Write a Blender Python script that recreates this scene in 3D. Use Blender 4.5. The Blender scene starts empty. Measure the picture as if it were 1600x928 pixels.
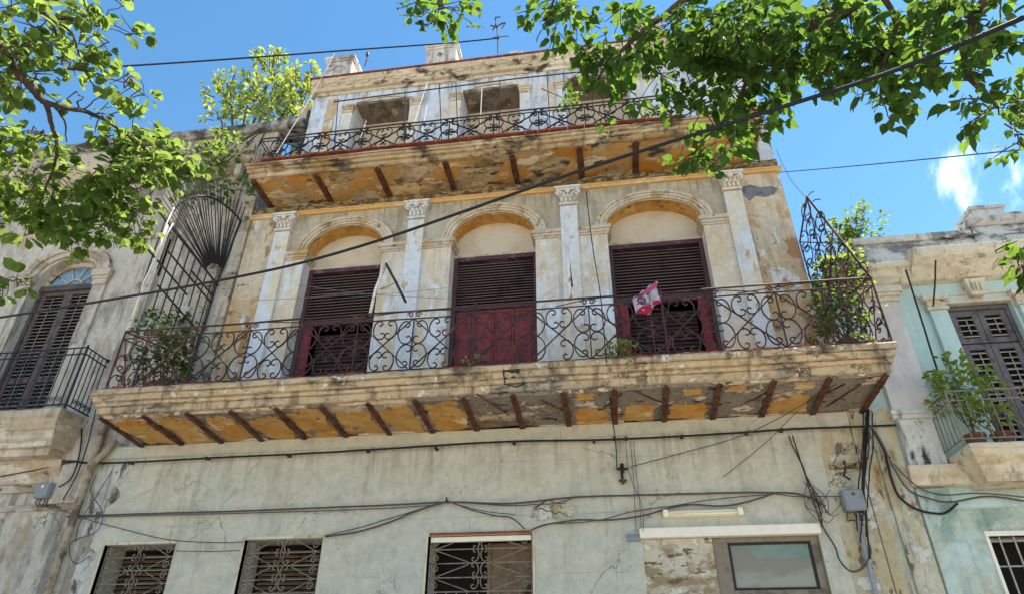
import bpy, math, random
from mathutils import Vector, Matrix, Euler
random.seed(7)
PI = math.pi
S = bpy.context.scene
COL = S.collection
# ------------------------------------------------------------ camera
FPX, PITCH, YAW, ROLL, DIST, EYE = 1029.4, .5548, -.1488, .0048, 9.5, 1.6
cy, sy, cp, sp = math.cos(YAW), math.sin(YAW), math.cos(PITCH), math.sin(PITCH)
FW = Vector((sy*cp, cy*cp, sp)); R0 = Vector((cy, -sy, 0)); U0 = R0.cross(FW)
RT = R0*math.cos(ROLL)+U0*math.sin(ROLL); UP = U0*math.cos(ROLL)-R0*math.sin(ROLL)
CAM = Vector((0, -DIST, EYE))
cam = bpy.data.cameras.new('camera'); co = bpy.data.objects.new('camera', cam); COL.objects.link(co)
cam.sensor_fit = 'HORIZONTAL'; cam.sensor_width = 36; cam.lens = 36*FPX/1600
cam.clip_start = .05; cam.clip_end = 3000
m = Matrix((RT, UP, -FW)).transposed().to_4x4(); m.translation = CAM
co.matrix_world = m; S.camera = co
def ray(px, py): return (FW+RT*((px-800)/FPX)-UP*((py-464)/FPX))
def W(px, py, Y=0.0):            # point of the plane y = Y seen in that direction
    d = ray(px, py); return CAM+d*((Y-CAM.y)/d.y)
def D(px, py, dist): return CAM+ray(px, py).normalized()*dist
# ------------------------------------------------------------ light
SUN_EL, SUN_AZ = math.radians(64), math.radians(70)     # azimuth from +Y (behind the house) towards +X
w = bpy.data.worlds.new('World'); S.world = w; w.use_nodes = True
nt = w.node_tree; N = nt.nodes; L = nt.links; N.clear()
out = N.new('ShaderNodeOutputWorld'); bg = N.new('ShaderNodeBackground'); bg.inputs[1].default_value = .098
sky = N.new('ShaderNodeTexSky'); sky.sky_type = 'NISHITA'; sky.sun_disc = False
sky.sun_elevation = SUN_EL; sky.sun_rotation = SUN_AZ; sky.air_density = 1.0; sky.dust_density = .05; sky.ozone_density = 1.2
tc = N.new('ShaderNodeTexCoord')
cdir = ray(1530, 275).normalized()
vd = N.new('ShaderNodeVectorMath'); vd.operation = 'DISTANCE'; vd.inputs[1].default_value = cdir
L.new(tc.outputs['Generated'], vd.inputs[0])
mr = N.new('ShaderNodeMapRange'); mr.inputs[1].default_value = .03; mr.inputs[2].default_value = .088; mr.inputs[3].default_value = .17; mr.inputs[4].default_value = -.25
L.new(vd.outputs['Value'], mr.inputs[0])
cn = N.new('ShaderNodeTexNoise'); cn.inputs['Scale'].default_value = 14; cn.inputs['Detail'].default_value = 9; cn.inputs['Roughness'].default_value = .62
cm = N.new('ShaderNodeMapping'); cm.inputs['Rotation'].default_value = (0, .6, 0); cm.inputs['Scale'].default_value = (2.0, 1, .7)
L.new(tc.outputs['Generated'], cm.inputs[0]); L.new(cm.outputs[0], cn.inputs[0])
ad = N.new('ShaderNodeMath'); L.new(cn.outputs[0], ad.inputs[0]); L.new(mr.outputs[0], ad.inputs[1])
m2 = N.new('ShaderNodeMapRange'); m2.inputs[1].default_value = .56; m2.inputs[2].default_value = 1.0; m2.inputs[4].default_value = .8; m2.interpolation_type = 'SMOOTHSTEP'; L.new(ad.outputs[0], m2.inputs[0])
mx = N.new('ShaderNodeMix'); mx.data_type = 'RGBA'
L.new(m2.outputs[0], mx.inputs[0]); sat = N.new('ShaderNodeHueSaturation'); sat.inputs['Hue'].default_value = .49; sat.inputs['Saturation'].default_value = 1.2; L.new(sky.outputs[0], sat.inputs['Color']); L.new(sat.outputs[0], mx.inputs[6]); mx.inputs[7].default_value = (11, 11.5, 12, 1)
L.new(mx.outputs[2], bg.inputs[0]); L.new(bg.outputs[0], out.inputs[0])
sl = bpy.data.lights.new('sun', 'SUN'); sl.energy = 5; sl.angle = math.radians(.5); sl.color = (1, .93, .82)
so = bpy.data.objects.new('sun', sl); COL.objects.link(so)
sd = Vector((math.sin(SUN_AZ)*math.cos(SUN_EL), math.cos(SUN_AZ)*math.cos(SUN_EL), math.sin(SUN_EL)))
so.rotation_euler = sd.to_track_quat('Z', 'Y').to_euler(); so.location = (8, 8, 30)
S.view_settings.view_transform = 'Standard'; S.view_settings.look = 'None'; S.view_settings.exposure = 1.45
S.render.engine = 'CYCLES'; S.cycles.max_bounces = 8; S.cycles.diffuse_bounces = 5
S.render.resolution_x = 1024; S.render.resolution_y = 593
# ------------------------------------------------------------ materials
def srgb(r, g, b):
    f = lambda c: (c/255/12.92 if c/255 <= .04045 else ((c/255+.055)/1.055)**2.4)
    return (f(r), f(g), f(b), 1)
def newmat(name):
    m = bpy.data.materials.new(name); m.use_nodes = True
    return m, m.node_tree.nodes, m.node_tree.links, m.node_tree.nodes['Principled BSDF']
_seed = [0]
def noise(N, L, pos, scale, detail=7, rough=.6, stretch=(1, 1, 1), dist=0):
    _seed[0] += 1
    mp = N.new('ShaderNodeMapping'); mp.inputs['Scale'].default_value = stretch
    mp.inputs['Location'].default_value = (_seed[0]*3.71, _seed[0]*1.37, _seed[0]*5.13)
    L.new(pos, mp.inputs[0]); t = N.new('ShaderNodeTexNoise')
    t.inputs['Scale'].default_value = scale; t.inputs['Detail'].default_value = detail; t.inputs['Roughness'].default_value = rough
    t.inputs['Distortion'].default_value = dist
    L.new(mp.outputs[0], t.inputs[0]); return t.outputs[0]
def mapr(N, L, v, a, b, c=0., d=1.):
    r = N.new('ShaderNodeMapRange'); r.inputs[1].default_value = a; r.inputs[2].default_value = b
    r.inputs[3].default_value = c; r.inputs[4].default_value = d; L.new(v, r.inputs[0]); return r.outputs[0]
def mixc(N, L, f, a, b, mode='MIX'):
    x = N.new('ShaderNodeMix'); x.data_type = 'RGBA'; x.blend_type = mode
    for s, v in ((0, f), (6, a), (7, b)):
        if hasattr(v, 'is_linked') or hasattr(v, 'links'): L.new(v, x.inputs[s])
        else: x.inputs[s].default_value = v
    return x.outputs[2]
def mth(N, L, op, a, b=0.):
    x = N.new('ShaderNodeMath'); x.operation = op
    for i, v in enumerate((a, b)):
        if isinstance(v, (int, float)): x.inputs[i].default_value = v
        else: L.new(v, x.inputs[i])
    return x.outputs[0]
def plaster(name, base, layers=(), streak=None, fine=.14, bump=.25, cracks=0., rough=.9, var=None, joints=None, drip=None):
    """layers: (colour, scale, threshold, softness, stretch[, height]) patches where noise passes the threshold"""
    m, N, L, B = newmat(name)
    g = N.new('ShaderNodeNewGeometry'); pos = g.outputs['Position']
    c = base; hsum = None
    if var:
        c = mixc(N, L, mapr(N, L, noise(N, L, pos, var[1], 5, .55), .35, .65), base, var[0])
    for ly in layers:
        col, sc, th, so_, st = ly[:5]; th = .5+(th-.5)*.62; so_ = so_*.8; h = ly[5] if len(ly) > 5 else .4
        n = noise(N, L, pos, sc, 9, .66, st, .25)
        f = mapr(N, L, n, th-so_, th+so_)
        c = mixc(N, L, f, c, col)
        hh = mth(N, L, 'MULTIPLY', f, -h); hsum = hh if hsum is None else mth(N, L, 'ADD', hsum, hh)
    if cracks:
        v = N.new('ShaderNodeTexVoronoi'); v.feature = 'DISTANCE_TO_EDGE'; v.inputs['Scale'].default_value = 1.1
        wn = noise(N, L, pos, 2.2, 6, .6)
        vm = N.new('ShaderNodeVectorMath'); vm.operation = 'ADD'; L.new(pos, vm.inputs[0])
        cx = N.new('ShaderNodeCombineXYZ'); w3 = mth(N, L, 'MULTIPLY', wn, 1.3)
        for i in range(3): L.new(w3, cx.inputs[i])
        L.new(cx.outputs[0], vm.inputs[1]); L.new(vm.outputs[0], v.inputs[0])
        f = mapr(N, L, v.outputs[0], .0, .012, 1, 0)
        f = mth(N, L, 'MULTIPLY', f, mapr(N, L, noise(N, L, pos, .8, 3), .5, .6))
        f = mth(N, L, 'MULTIPLY', f, cracks)
        c = mixc(N, L, f, c, srgb(88, 76, 62)); hh = mth(N, L, 'MULTIPLY', f, -.8)
        hsum = hh if hsum is None else mth(N, L, 'ADD', hsum, hh)
    if joints:
        br = N.new('ShaderNodeTexBrick'); br.inputs['Scale'].default_value = 1; br.inputs['Mortar Size'].default_value = .006
        br.inputs['Brick Width'].default_value = joints[0]; br.inputs['Row Height'].default_value = joints[1]; br.inputs['Mortar Smooth'].default_value = .4
        sx = N.new('ShaderNodeSeparateXYZ'); L.new(pos, sx.inputs[0]); c2 = N.new('ShaderNodeCombineXYZ')
        L.new(sx.outputs[0], c2.inputs[0]); L.new(sx.outputs[2], c2.inputs[1]); L.new(c2.outputs[0], br.inputs[0])
        f = mth(N, L, 'MULTIPLY', br.outputs['Fac'], mapr(N, L, noise(N, L, pos, 1.5, 4), .48, .62, 0, .45))
        c = mixc(N, L, f, c, srgb(105, 98, 84)); hh = mth(N, L, 'MULTIPLY', f, -.5)
        hsum = hh if hsum is None else mth(N, L, 'ADD', hsum, hh)
    if streak:
        n = noise(N, L, pos, streak[1], 7, .6, (1, 1, .12))
        f = mapr(N, L, n, .5+(streak[2]-.5)*.6, .5+(streak[2]-.5)*.6+.1, 0, streak[3])
        c = mixc(N, L, f, c, streak[0])
    if drip:
        sx = N.new('ShaderNodeSeparateXYZ'); L.new(pos, sx.inputs[0])
        dn = noise(N, L, pos, drip[2], 6, .6, (1, 1, .06))
        lo = mth(N, L, 'SUBTRACT', sx.outputs[2], mth(N, L, 'MULTIPLY', dn, drip[1]*1.6))
        f = mapr(N, L, lo, drip[0]-drip[1]*1.5, drip[0]-drip[1]*.55, 0, 1)
        f = mth(N, L, 'MULTIPLY', f, mapr(N, L, noise(N, L, pos, drip[2]*1.7, 6, .65, (1, 1, .08)), .47, .60, 0, .75))
        f = mth(N, L, 'MULTIPLY', f, mapr(N, L, sx.outputs[2], drip[0], drip[0]+.05, 1, 0))
        c = mixc(N, L, f, c, drip[3])
    n1 = noise(N, L, pos, 9, 8, .7); n2 = noise(N, L, pos, 55, 5, .6)
    v = mth(N, L, 'ADD', mapr(N, L, n1, .3, .7, 1-fine, 1+fine), mapr(N, L, n2, .3, .7, -fine*.6, fine*.6))
    cv = N.new('ShaderNodeVectorMath'); cv.operation = 'SCALE'
    if isinstance(c, tuple): cv.inputs[0].default_value = c[:3]
    else: L.new(c, cv.inputs[0])
    L.new(v, cv.inputs['Scale']); L.new(cv.outputs[0], B.inputs['Base Color'])
    B.inputs['Roughness'].default_value = rough; B.inputs['Specular IOR Level'].default_value = .25
    h = mth(N, L, 'ADD', mth(N, L, 'MULTIPLY', n1, .5), mth(N, L, 'MULTIPLY', n2, .12))
    if hsum is not None: h = mth(N, L, 'ADD', h, hsum)
    bp = N.new('ShaderNodeBump'); bp.inputs['Strength'].default_value = bump*2; bp.inputs['Distance'].default_value = .03
    L.new(h, bp.inputs['Height']); L.new(bp.outputs[0], B.inputs['Normal'])
    return m
ST = (1, 1, 1); VS = (1, 1, .45); HS = (.5, 1, 1)
M = {}
M['lower'] = plaster('lower_wall_plaster', srgb(190, 184, 166),
    [(srgb(192, 182, 162), 1.1, .60, .12, HS, .02), (srgb(174, 172, 158), 2.2, .62, .10, ST, .02), (srgb(172, 156, 130), 1.3, .78, .08, ST, .05), (srgb(190, 186, 174), 3.5, .76, .04, ST, .1), (srgb(138, 126, 106), 9, .80, .03, ST, .4)],
    streak=(srgb(128, 120, 102), 3, .60, .32), cracks=.6, bump=.18, var=(srgb(184, 184, 172), .6), drip=(4.98, 1.0, 5, srgb(138, 128, 108)), joints=(1.35, .78))
M['lower_r'] = plaster('corner_wall_plaster', srgb(190, 182, 162),
    [(srgb(176, 160, 128), 1.6, .54, .06, VS, .1), (srgb(164, 128, 82), 2.4, .64, .03, VS, .4), (srgb(198, 194, 182), 3, .62, .02, ST, .3), (srgb(112, 100, 84), 6, .68, .02, VS, .5)],
    streak=(srgb(100, 90, 74), 4, .58, .5), cracks=1, bump=.4)
M['infill'] = plaster('mottled_infill', srgb(192, 182, 162),
    [(srgb(150, 128, 98), 3.2, .56, .05, HS, .3), (srgb(214, 206, 188), 4, .60, .03, ST, .3), (srgb(112, 92, 66), 9, .66, .03, HS, .5)], bump=.4)
M['pier'] = plaster('pier_paint', srgb(206, 207, 206),
    [(srgb(208, 192, 168), 1.7, .49, .10, VS, .1), (srgb(200, 176, 144), 3.0, .61, .09, VS, .1), (srgb(214, 217, 222), 2.4, .60, .04, VS, .2), (srgb(168, 148, 120), 10, .78, .04, ST, .3)],
    streak=(srgb(150, 138, 118), 7, .60, .4), drip=(8.7, .8, 9, srgb(176, 154, 126)), bump=.2)
M['pilaster'] = plaster('pilaster_paint', srgb(204, 205, 208),
    [(srgb(210, 196, 174), 1.3, .57, .08, VS, .1), (srgb(182, 156, 122), 5, .68, .03, VS, .3)],
    streak=(srgb(150, 146, 140), 8, .62, .35), bump=.14)
M['spandrel'] = plaster('spandrel_plaster', srgb(178, 170, 154),
    [(srgb(160, 150, 132), 1.8, .55, .08, ST, .1), (srgb(186, 162, 122), 2, .66, .05, ST, .1), (srgb(130, 118, 100), 8, .78, .04, ST, .3)],
    streak=(srgb(110, 100, 84), 5, .62, .35), drip=(9.8, .6, 8, srgb(110, 94, 70)), bump=.2)
M['orange'] = plaster('worn_orange_wall', srgb(188, 164, 134),
    [(srgb(202, 186, 162), 1.5, .50, .07, VS, .2), (srgb(186, 148, 98), 1.1, .60, .05, ST, .2), (srgb(206, 202, 194), 2.6, .62, .03, VS, .4), (srgb(166, 124, 84), 3.4, .64, .03, VS, .5), (srgb(120, 112, 104), 3, .73, .02, HS, .6)],
    streak=(srgb(140, 112, 82), 6, .62, .4), bump=.4)
M['cream'] = plaster('cream_panel', srgb(198, 182, 160), [(srgb(186, 168, 142), 2, .62, .1, ST, .1)], bump=.08, fine=.05)
M['stone'] = plaster('arch_moulding', srgb(194, 180, 160), [(srgb(176, 146, 100), 2.5, .58, .07, ST, .2), (srgb(130, 112, 88), 7, .68, .03, ST, .4)], streak=(srgb(120, 104, 80), 8, .62, .4), bump=.25)
M['ochre'] = plaster('ochre_paint', srgb(198, 152, 82), [(srgb(180, 126, 62), 2.5, .54, .08, ST, .2), (srgb(224, 190, 130), 3, .66, .03, HS, .4), (srgb(134, 94, 50), 3.4, .66, .05, ST, .3)], bump=.3)
M['soffit'] = plaster('peeling_soffit', srgb(188, 146, 84),
    [(srgb(186, 124, 48), 2.0, .58, .09, ST, .05), (srgb(214, 184, 140), 2.6, .66, .04, HS, .2), (srgb(140, 112, 76), 3.4, .70, .06, HS, .2), (srgb(96, 80, 62), 8, .78, .03, HS, .4)], bump=.5)
M['soffit_base'] = plaster('spalled_concrete', srgb(196, 172, 146), [(srgb(132, 122, 110), 1.2, .50, .03, HS, .5), (srgb(206, 188, 166), 3, .62, .03, ST, .4), (srgb(150, 118, 82), 2, .66, .05, HS, .3), (srgb(92, 80, 66), 7, .70, .02, HS, .5)], bump=.9, fine=.2)
M['soffit_up'] = plaster('ochre_soffit', srgb(184, 142, 84),
    [(srgb(182, 118, 44), 1.8, .53, .08, HS, .1), (srgb(214, 182, 134), 2.2, .60, .03, HS, .4), (srgb(206, 190, 164), 3, .66, .012, HS, .6), (srgb(92, 74, 54), 3.2, .69, .02, HS, .6)], bump=.5)
M['slab'] = plaster('balcony_edge_plaster', srgb(196, 172, 140),
    [(srgb(188, 164, 128), 1.4, .56, .08, HS, .1), (srgb(176, 160, 138), 3, .60, .05, HS, .3), (srgb(104, 92, 78), 4.2, .63, .07, HS, .3), (srgb(220, 206, 184), 4, .66, .02, ST, .3)],
    streak=(srgb(84, 72, 58), 6, .55, .6), bump=.5, cracks=.8)
M['slab_up'] = plaster('upper_edge_plaster', srgb(174, 148, 112),
    [(srgb(196, 176, 144), 2, .55, .04, HS, .3), (srgb(150, 118, 76), 2.4, .60, .05, HS, .3), (srgb(72, 62, 50), 3, .62, .05, HS, .5)],
    streak=(srgb(74, 62, 48), 7, .58, .6), bump=.5)
M['topwall'] = plaster('top_wall', srgb(196, 200, 208), [(srgb(206, 186, 156), 1.2, .60, .05, ST, .2), (srgb(158, 160, 168), 2.5, .60, .06, VS, .1)], streak=(srgb(120, 118, 120), 6, .60, .4), drip=(13.2, .9, 7, srgb(92, 88, 86)), bump=.25)
M['cornice'] = plaster('cornice_plaster', srgb(188, 172, 148), [(srgb(212, 200, 180), 2, .56, .04, HS, .3), (srgb(168, 134, 92), 2.5, .70, .05, HS, .2), (srgb(74, 62, 52), 3.2, .66, .04, HS, .6)], streak=(srgb(80, 66, 52), 8, .6, .6), bump=.5)
M['tanmould'] = plaster('tan_moulding', srgb(200, 160, 104), [(srgb(212, 188, 150), 2, .58, .06, HS, .2)], bump=.2)
M['frieze'] = plaster('rough_frieze', srgb(150, 130, 100), [(srgb(112, 92, 66), 16, .56, .06, HS, 1.2), (srgb(188, 166, 130), 10, .62, .03, HS, .6)], bump=.5, fine=.25)
M['dark_lintel'] = plaster('bare_concrete', srgb(122, 112, 98), [(srgb(88, 78, 66), 3, .54, .06, ST, .3), (srgb(164, 152, 134), 4, .66, .02, ST, .4)], bump=.4)
M['left'] = plaster('left_house_plaster', srgb(186, 177, 163),
    [(srgb(186, 176, 160), 1.2, .54, .10, VS, .05), (srgb(140, 132, 122), 1.8, .62, .09, VS, .1), (srgb(160, 140, 116), 3, .66, .07, VS, .1), (srgb(96, 88, 80), 5, .76, .05, VS, .3)],
    streak=(srgb(82, 76, 70), 4.5, .55, .6), bump=.4, cracks=.9)
M['left_trim'] = plaster('left_house_trim', srgb(184, 172, 154), [(srgb(150, 134, 112), 2.4, .56, .07, HS, .2), (srgb(86, 78, 70), 5, .66, .04, HS, .4)], streak=(srgb(90, 80, 68), 7, .58, .5), bump=.4)
M['left_top'] = plaster('left_parapet', srgb(160, 156, 150), [(srgb(70, 68, 68), 2.4, .52, .08, HS, .2), (srgb(40, 38, 38), 3.5, .62, .04, HS, .4)], streak=(srgb(50, 48, 46), 5, .52, .7), bump=.4)
M['left_slab'] = plaster('left_balcony_plaster', srgb(182, 166, 144), [(srgb(206, 194, 176), 2.2, .56, .04, HS, .3), (srgb(156, 128, 94), 2, .62, .09, HS, .1), (srgb(90, 74, 60), 5, .74, .04, HS, .5)], streak=(srgb(80, 66, 52), 6, .60, .5), bump=.5)
M['aqua'] = plaster('aqua_wall', srgb(184, 204, 200), [(srgb(174, 196, 190), 1.2, .55, .1, VS, .05), (srgb(186, 206, 202), 2, .62, .06, ST, .1)], streak=(srgb(120, 140, 134), 5, .62, .3), bump=.12, fine=.06)
M['aqua_low'] = plaster('aqua_lower_wall', srgb(180, 188, 174), [(srgb(182, 196, 194), 1.1, .56, .08, ST, .05), (srgb(140, 158, 146), 2, .58, .08, ST, .1), (srgb(186, 168, 138), 2.6, .68, .03, VS, .3)], streak=(srgb(110, 120, 108), 5, .60, .4), bump=.2, cracks=.6)
M['roofpier'] = plaster('roof_pier_plaster', srgb(196, 190, 182), [(srgb(150, 144, 138), 2, .58, .06, ST, .2), (srgb(110, 100, 90), 4, .70, .04, ST, .3)], streak=(srgb(96, 90, 84), 6, .58, .6), bump=.3)
M['wpier'] = plaster('white_pier', srgb(214, 208, 204), [(srgb(190, 180, 172), 1.2, .55, .1, VS, .05)], streak=(srgb(130, 120, 112), 5, .62, .4), bump=.12, fine=.06)
M['rtrim'] = plaster('right_trim', srgb(206, 194, 172), [(srgb(188, 170, 144), 2.4, .58, .06, HS, .1), (srgb(104, 96, 88), 4.4, .76, .05, HS, .2)], streak=(srgb(84, 78, 70), 7, .58, .5), bump=.35)
M['rtop'] = plaster('mouldy_parapet', srgb(184, 184, 182), [(srgb(110, 110, 114), 2.2, .60, .06, HS, .1), (srgb(50, 50, 54), 3.2, .66, .06, HS, .2)], streak=(srgb(46, 46, 48), 6, .56, .6), bump=.4)
M['rplinth'] = plaster('mouldy_plinth', srgb(200, 200, 196), [(srgb(60, 58, 58), 3.4, .70, .04, VS, .1), (srgb(176, 172, 166), 2, .60, .06, ST, .1)], streak=(srgb(48, 46, 46), 6, .56, .85), bump=.3)
M['ground'] = plaster('asphalt', srgb(120, 118, 112), [(srgb(96, 94, 90), 2, .55, .1, ST, .1)], bump=.3)
M['pave'] = plaster('pavement', srgb(200, 190, 172), [(srgb(160, 152, 138), 1.5, .55, .1, ST, .1)], bump=.2)
def simple(name, col, rough=.6, metal=0., var=.25, rust=None, bump=.15, scale=30):
    m, N, L, B = newmat(name); g = N.new('ShaderNodeNewGeometry'); pos = g.outputs['Position']
    c = col
    if rust: c = mixc(N, L, mapr(N, L, noise(N, L, pos, rust[1], 6, .65), rust[2]-.05, rust[2]+.05), col, rust[0])
    n = noise(N, L, pos, scale, 5, .6); cv = N.new('ShaderNodeVectorMath'); cv.operation = 'SCALE'
    if isinstance(c, tuple): cv.inputs[0].default_value = c[:3]
    else: L.new(c, cv.inputs[0])
    L.new(mapr(N, L, n, .3, .7, 1-var, 1+var), cv.inputs['Scale']); L.new(cv.outputs[0], B.inputs['Base Color'])
    B.inputs['Roughness'].default_value = rough; B.inputs['Metallic'].default_value = metal; B.inputs['Specular IOR Level'].default_value = .3
    bp = N.new('ShaderNodeBump'); bp.inputs['Strength'].default_value = bump; bp.inputs['Distance'].default_value = .01
    L.new(n, bp.inputs['Height']); L.new(bp.outputs[0], B.inputs['Normal']); return m
M['iron'] = simple('rusty_iron', srgb(64, 47, 45), .75, 0, .3, (srgb(100, 62, 50), 3, .57))
M['iron_red'] = simple('red_rusty_iron', srgb(110, 56, 40), .75, 0, .3, (srgb(60, 40, 36), 4, .55))
M['iron_dark'] = simple('black_iron', srgb(40, 38, 40), .6, 0, .3, (srgb(84, 60, 48), 4, .64))
M['iron_pale'] = simple('pale_iron', srgb(128, 116, 100), .6, 0, .25, (srgb(92, 72, 54), 5, .58))
M['rust'] = simple('rusty_beam', srgb(94, 56, 42), .85, 0, .35, (srgb(70, 40, 30), 6, .52), .5, 14)
M['redtile'] = simple('red_clay_edge', srgb(138, 70, 52), .8, 0, .3, (srgb(92, 58, 48), 5, .55), .4)
M['slat'] = simple('dark_wood_slat', srgb(124, 100, 94), .6, 0, .12, (srgb(84, 64, 62), 2, .60), .1, 20)
M['maroon'] = simple('maroon_wood', srgb(124, 50, 54), .65, 0, .16, (srgb(88, 40, 42), 5, .56), .3, 22)
M['frame'] = simple('purple_frame', srgb(78, 52, 58), .65, 0, .25, (srgb(118, 98, 102), 6, .62), .2)
M['brownwood'] = simple('brown_shutter', srgb(92, 78, 76), .7, 0, .25, (srgb(70, 60, 60), 4, .55), .3, 18)
M['slatgrey'] = simple('grey_brown_slat', srgb(132, 124, 114), .7, 0, .25, (srgb(84, 78, 74), 4, .58), .3, 18)
M['greywood'] = simple('grey_shutter', srgb(104, 96, 96), .7, 0, .2, (srgb(78, 72, 74), 4, .55), .3, 18)
M['paleslat'] = simple('pale_slat', srgb(164, 156, 142), .7, 0, .2, None, .2, 18)
M['doorshade'] = simple('doorway_shade', srgb(58, 40, 40), .8, 0, .3)  # gloom of the open doorways painted as dark brown
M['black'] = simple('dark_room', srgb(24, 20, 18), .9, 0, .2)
M['brownpanel'] = simple('brown_panel', srgb(124, 102, 80), .7, 0, .25, (srgb(66, 48, 36), 2, .55), .2, 8)
M['cable'] = simple('black_cable', srgb(30, 30, 34), .6, 0, .2)
M['wire'] = simple('grey_wire', srgb(84, 78, 72), .7, 0, .2)
M['thinwire'] = simple('bare_wire', srgb(120, 116, 112), .6, 0, .2)
M['boxgrey'] = simple('grey_meter_box', srgb(128, 134, 138), .5, 0, .08, (srgb(108, 108, 106), 6, .62), .05)
M['pipegrey'] = simple('grey_conduit', srgb(136, 142, 150), .55, 0, .15)
M['pipebrown'] = simple('drainpipe_paint', srgb(156, 142, 122), .8, 0, .2, (srgb(96, 84, 70), 3, .56), .3, 10)
M['whitepaint'] = simple('cream_paint', srgb(232, 222, 206), .6, 0, .05, (srgb(206, 190, 166), 3, .66), .05, 10)
M['lamp'] = simple('lamp_enamel', srgb(236, 226, 196), .35, 0, .03)
M['pole'] = simple('weathered_pole', srgb(226, 214, 204), .7, 0, .15, (srgb(140, 110, 90), 6, .58), .2)
M['darkstick'] = simple('dark_stick', srgb(56, 50, 48), .8, 0, .2)
M['shopframe'] = simple('grey_brown_frame', srgb(128, 116, 100), .6, 0, .14, (srgb(98, 86, 72), 3, .60), .15, 12)
M['terra'] = simple('terracotta', srgb(112, 74, 58), .8, 0, .15)
M['bark'] = simple('bark', srgb(84, 70, 62), .9, 0, .3, (srgb(58, 48, 46), 8, .55), .6, 24)
M['trunk'] = simple('trunk_bark', srgb(120, 104, 88), .9, 0, .3, (srgb(84, 70, 58), 6, .55), .8, 14)
def glassy(name, c1, c2, sc=1.5):
    m, N, L, B = newmat(name); g = N.new('ShaderNodeNewGeometry')
    L.new(mixc(N, L, mapr(N, L, noise(N, L, g.outputs['Position'], sc, 6, .6, HS), .46, .56), c1, c2), B.inputs['Base Color'])
    B.inputs['Roughness'].default_value = .12; return m
M['shopglass'] = glassy('beige_reflection', srgb(146, 140, 120), srgb(128, 118, 100))  # beige tone of the shop pane's reflection, put into the colour
M['greenglass'] = glassy('green_reflection', srgb(122, 136, 118), srgb(110, 124, 108))  # greenish tone of the same reflection, painted
M['fanglass'] = glassy('fanlight_glass', srgb(120, 150, 176), srgb(90, 116, 140), 2)
def leafmat(name, c, t, mix=.55):
    m, N, L, B = newmat(name)
    g = N.new('ShaderNodeNewGeometry'); oi = N.new('ShaderNodeObjectInfo')
    r = mth(N, L, 'FRACT', mth(N, L, 'ADD', g.outputs['Random Per Island'], oi.outputs['Random']))
    v = mapr(N, L, r, 0, 1, .65, 1.35)
    def sc(col):
        x = N.new('ShaderNodeVectorMath'); x.operation = 'SCALE'; x.inputs[0].default_value = col[:3]; L.new(v, x.inputs['Scale']); return x.outputs[0]
    hs = N.new('ShaderNodeHueSaturation'); L.new(mapr(N, L, r, 0, 1, .485, .51), hs.inputs['Hue']); L.new(sc(c), hs.inputs['Color'])
    L.new(hs.outputs[0], B.inputs['Base Color']); B.inputs['Roughness'].default_value = .62; B.inputs['Specular IOR Level'].default_value = .12
    tr = N.new('ShaderNodeBsdfTranslucent'); L.new(sc(t), tr.inputs[0])
    ms = N.new('ShaderNodeMixShader'); ms.inputs[0].default_value = mix
    L.new(B.outputs[0], ms.inputs[1]); L.new(tr.outputs[0], ms.inputs[2])
    L.new(ms.outputs[0], N['Material Output'].inputs[0]); return m
M['leaf'] = leafmat('dark_green_leaf', (.034, .070, .018), (.20, .34, .04), .44)
M['leaf_l'] = leafmat('light_green_leaf', (.07, .125, .025), (.28, .38, .07), .46)
M['leaf_y'] = leafmat('yellow_green_leaf', (.17, .24, .05), (.42, .48, .08), .42)
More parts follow.
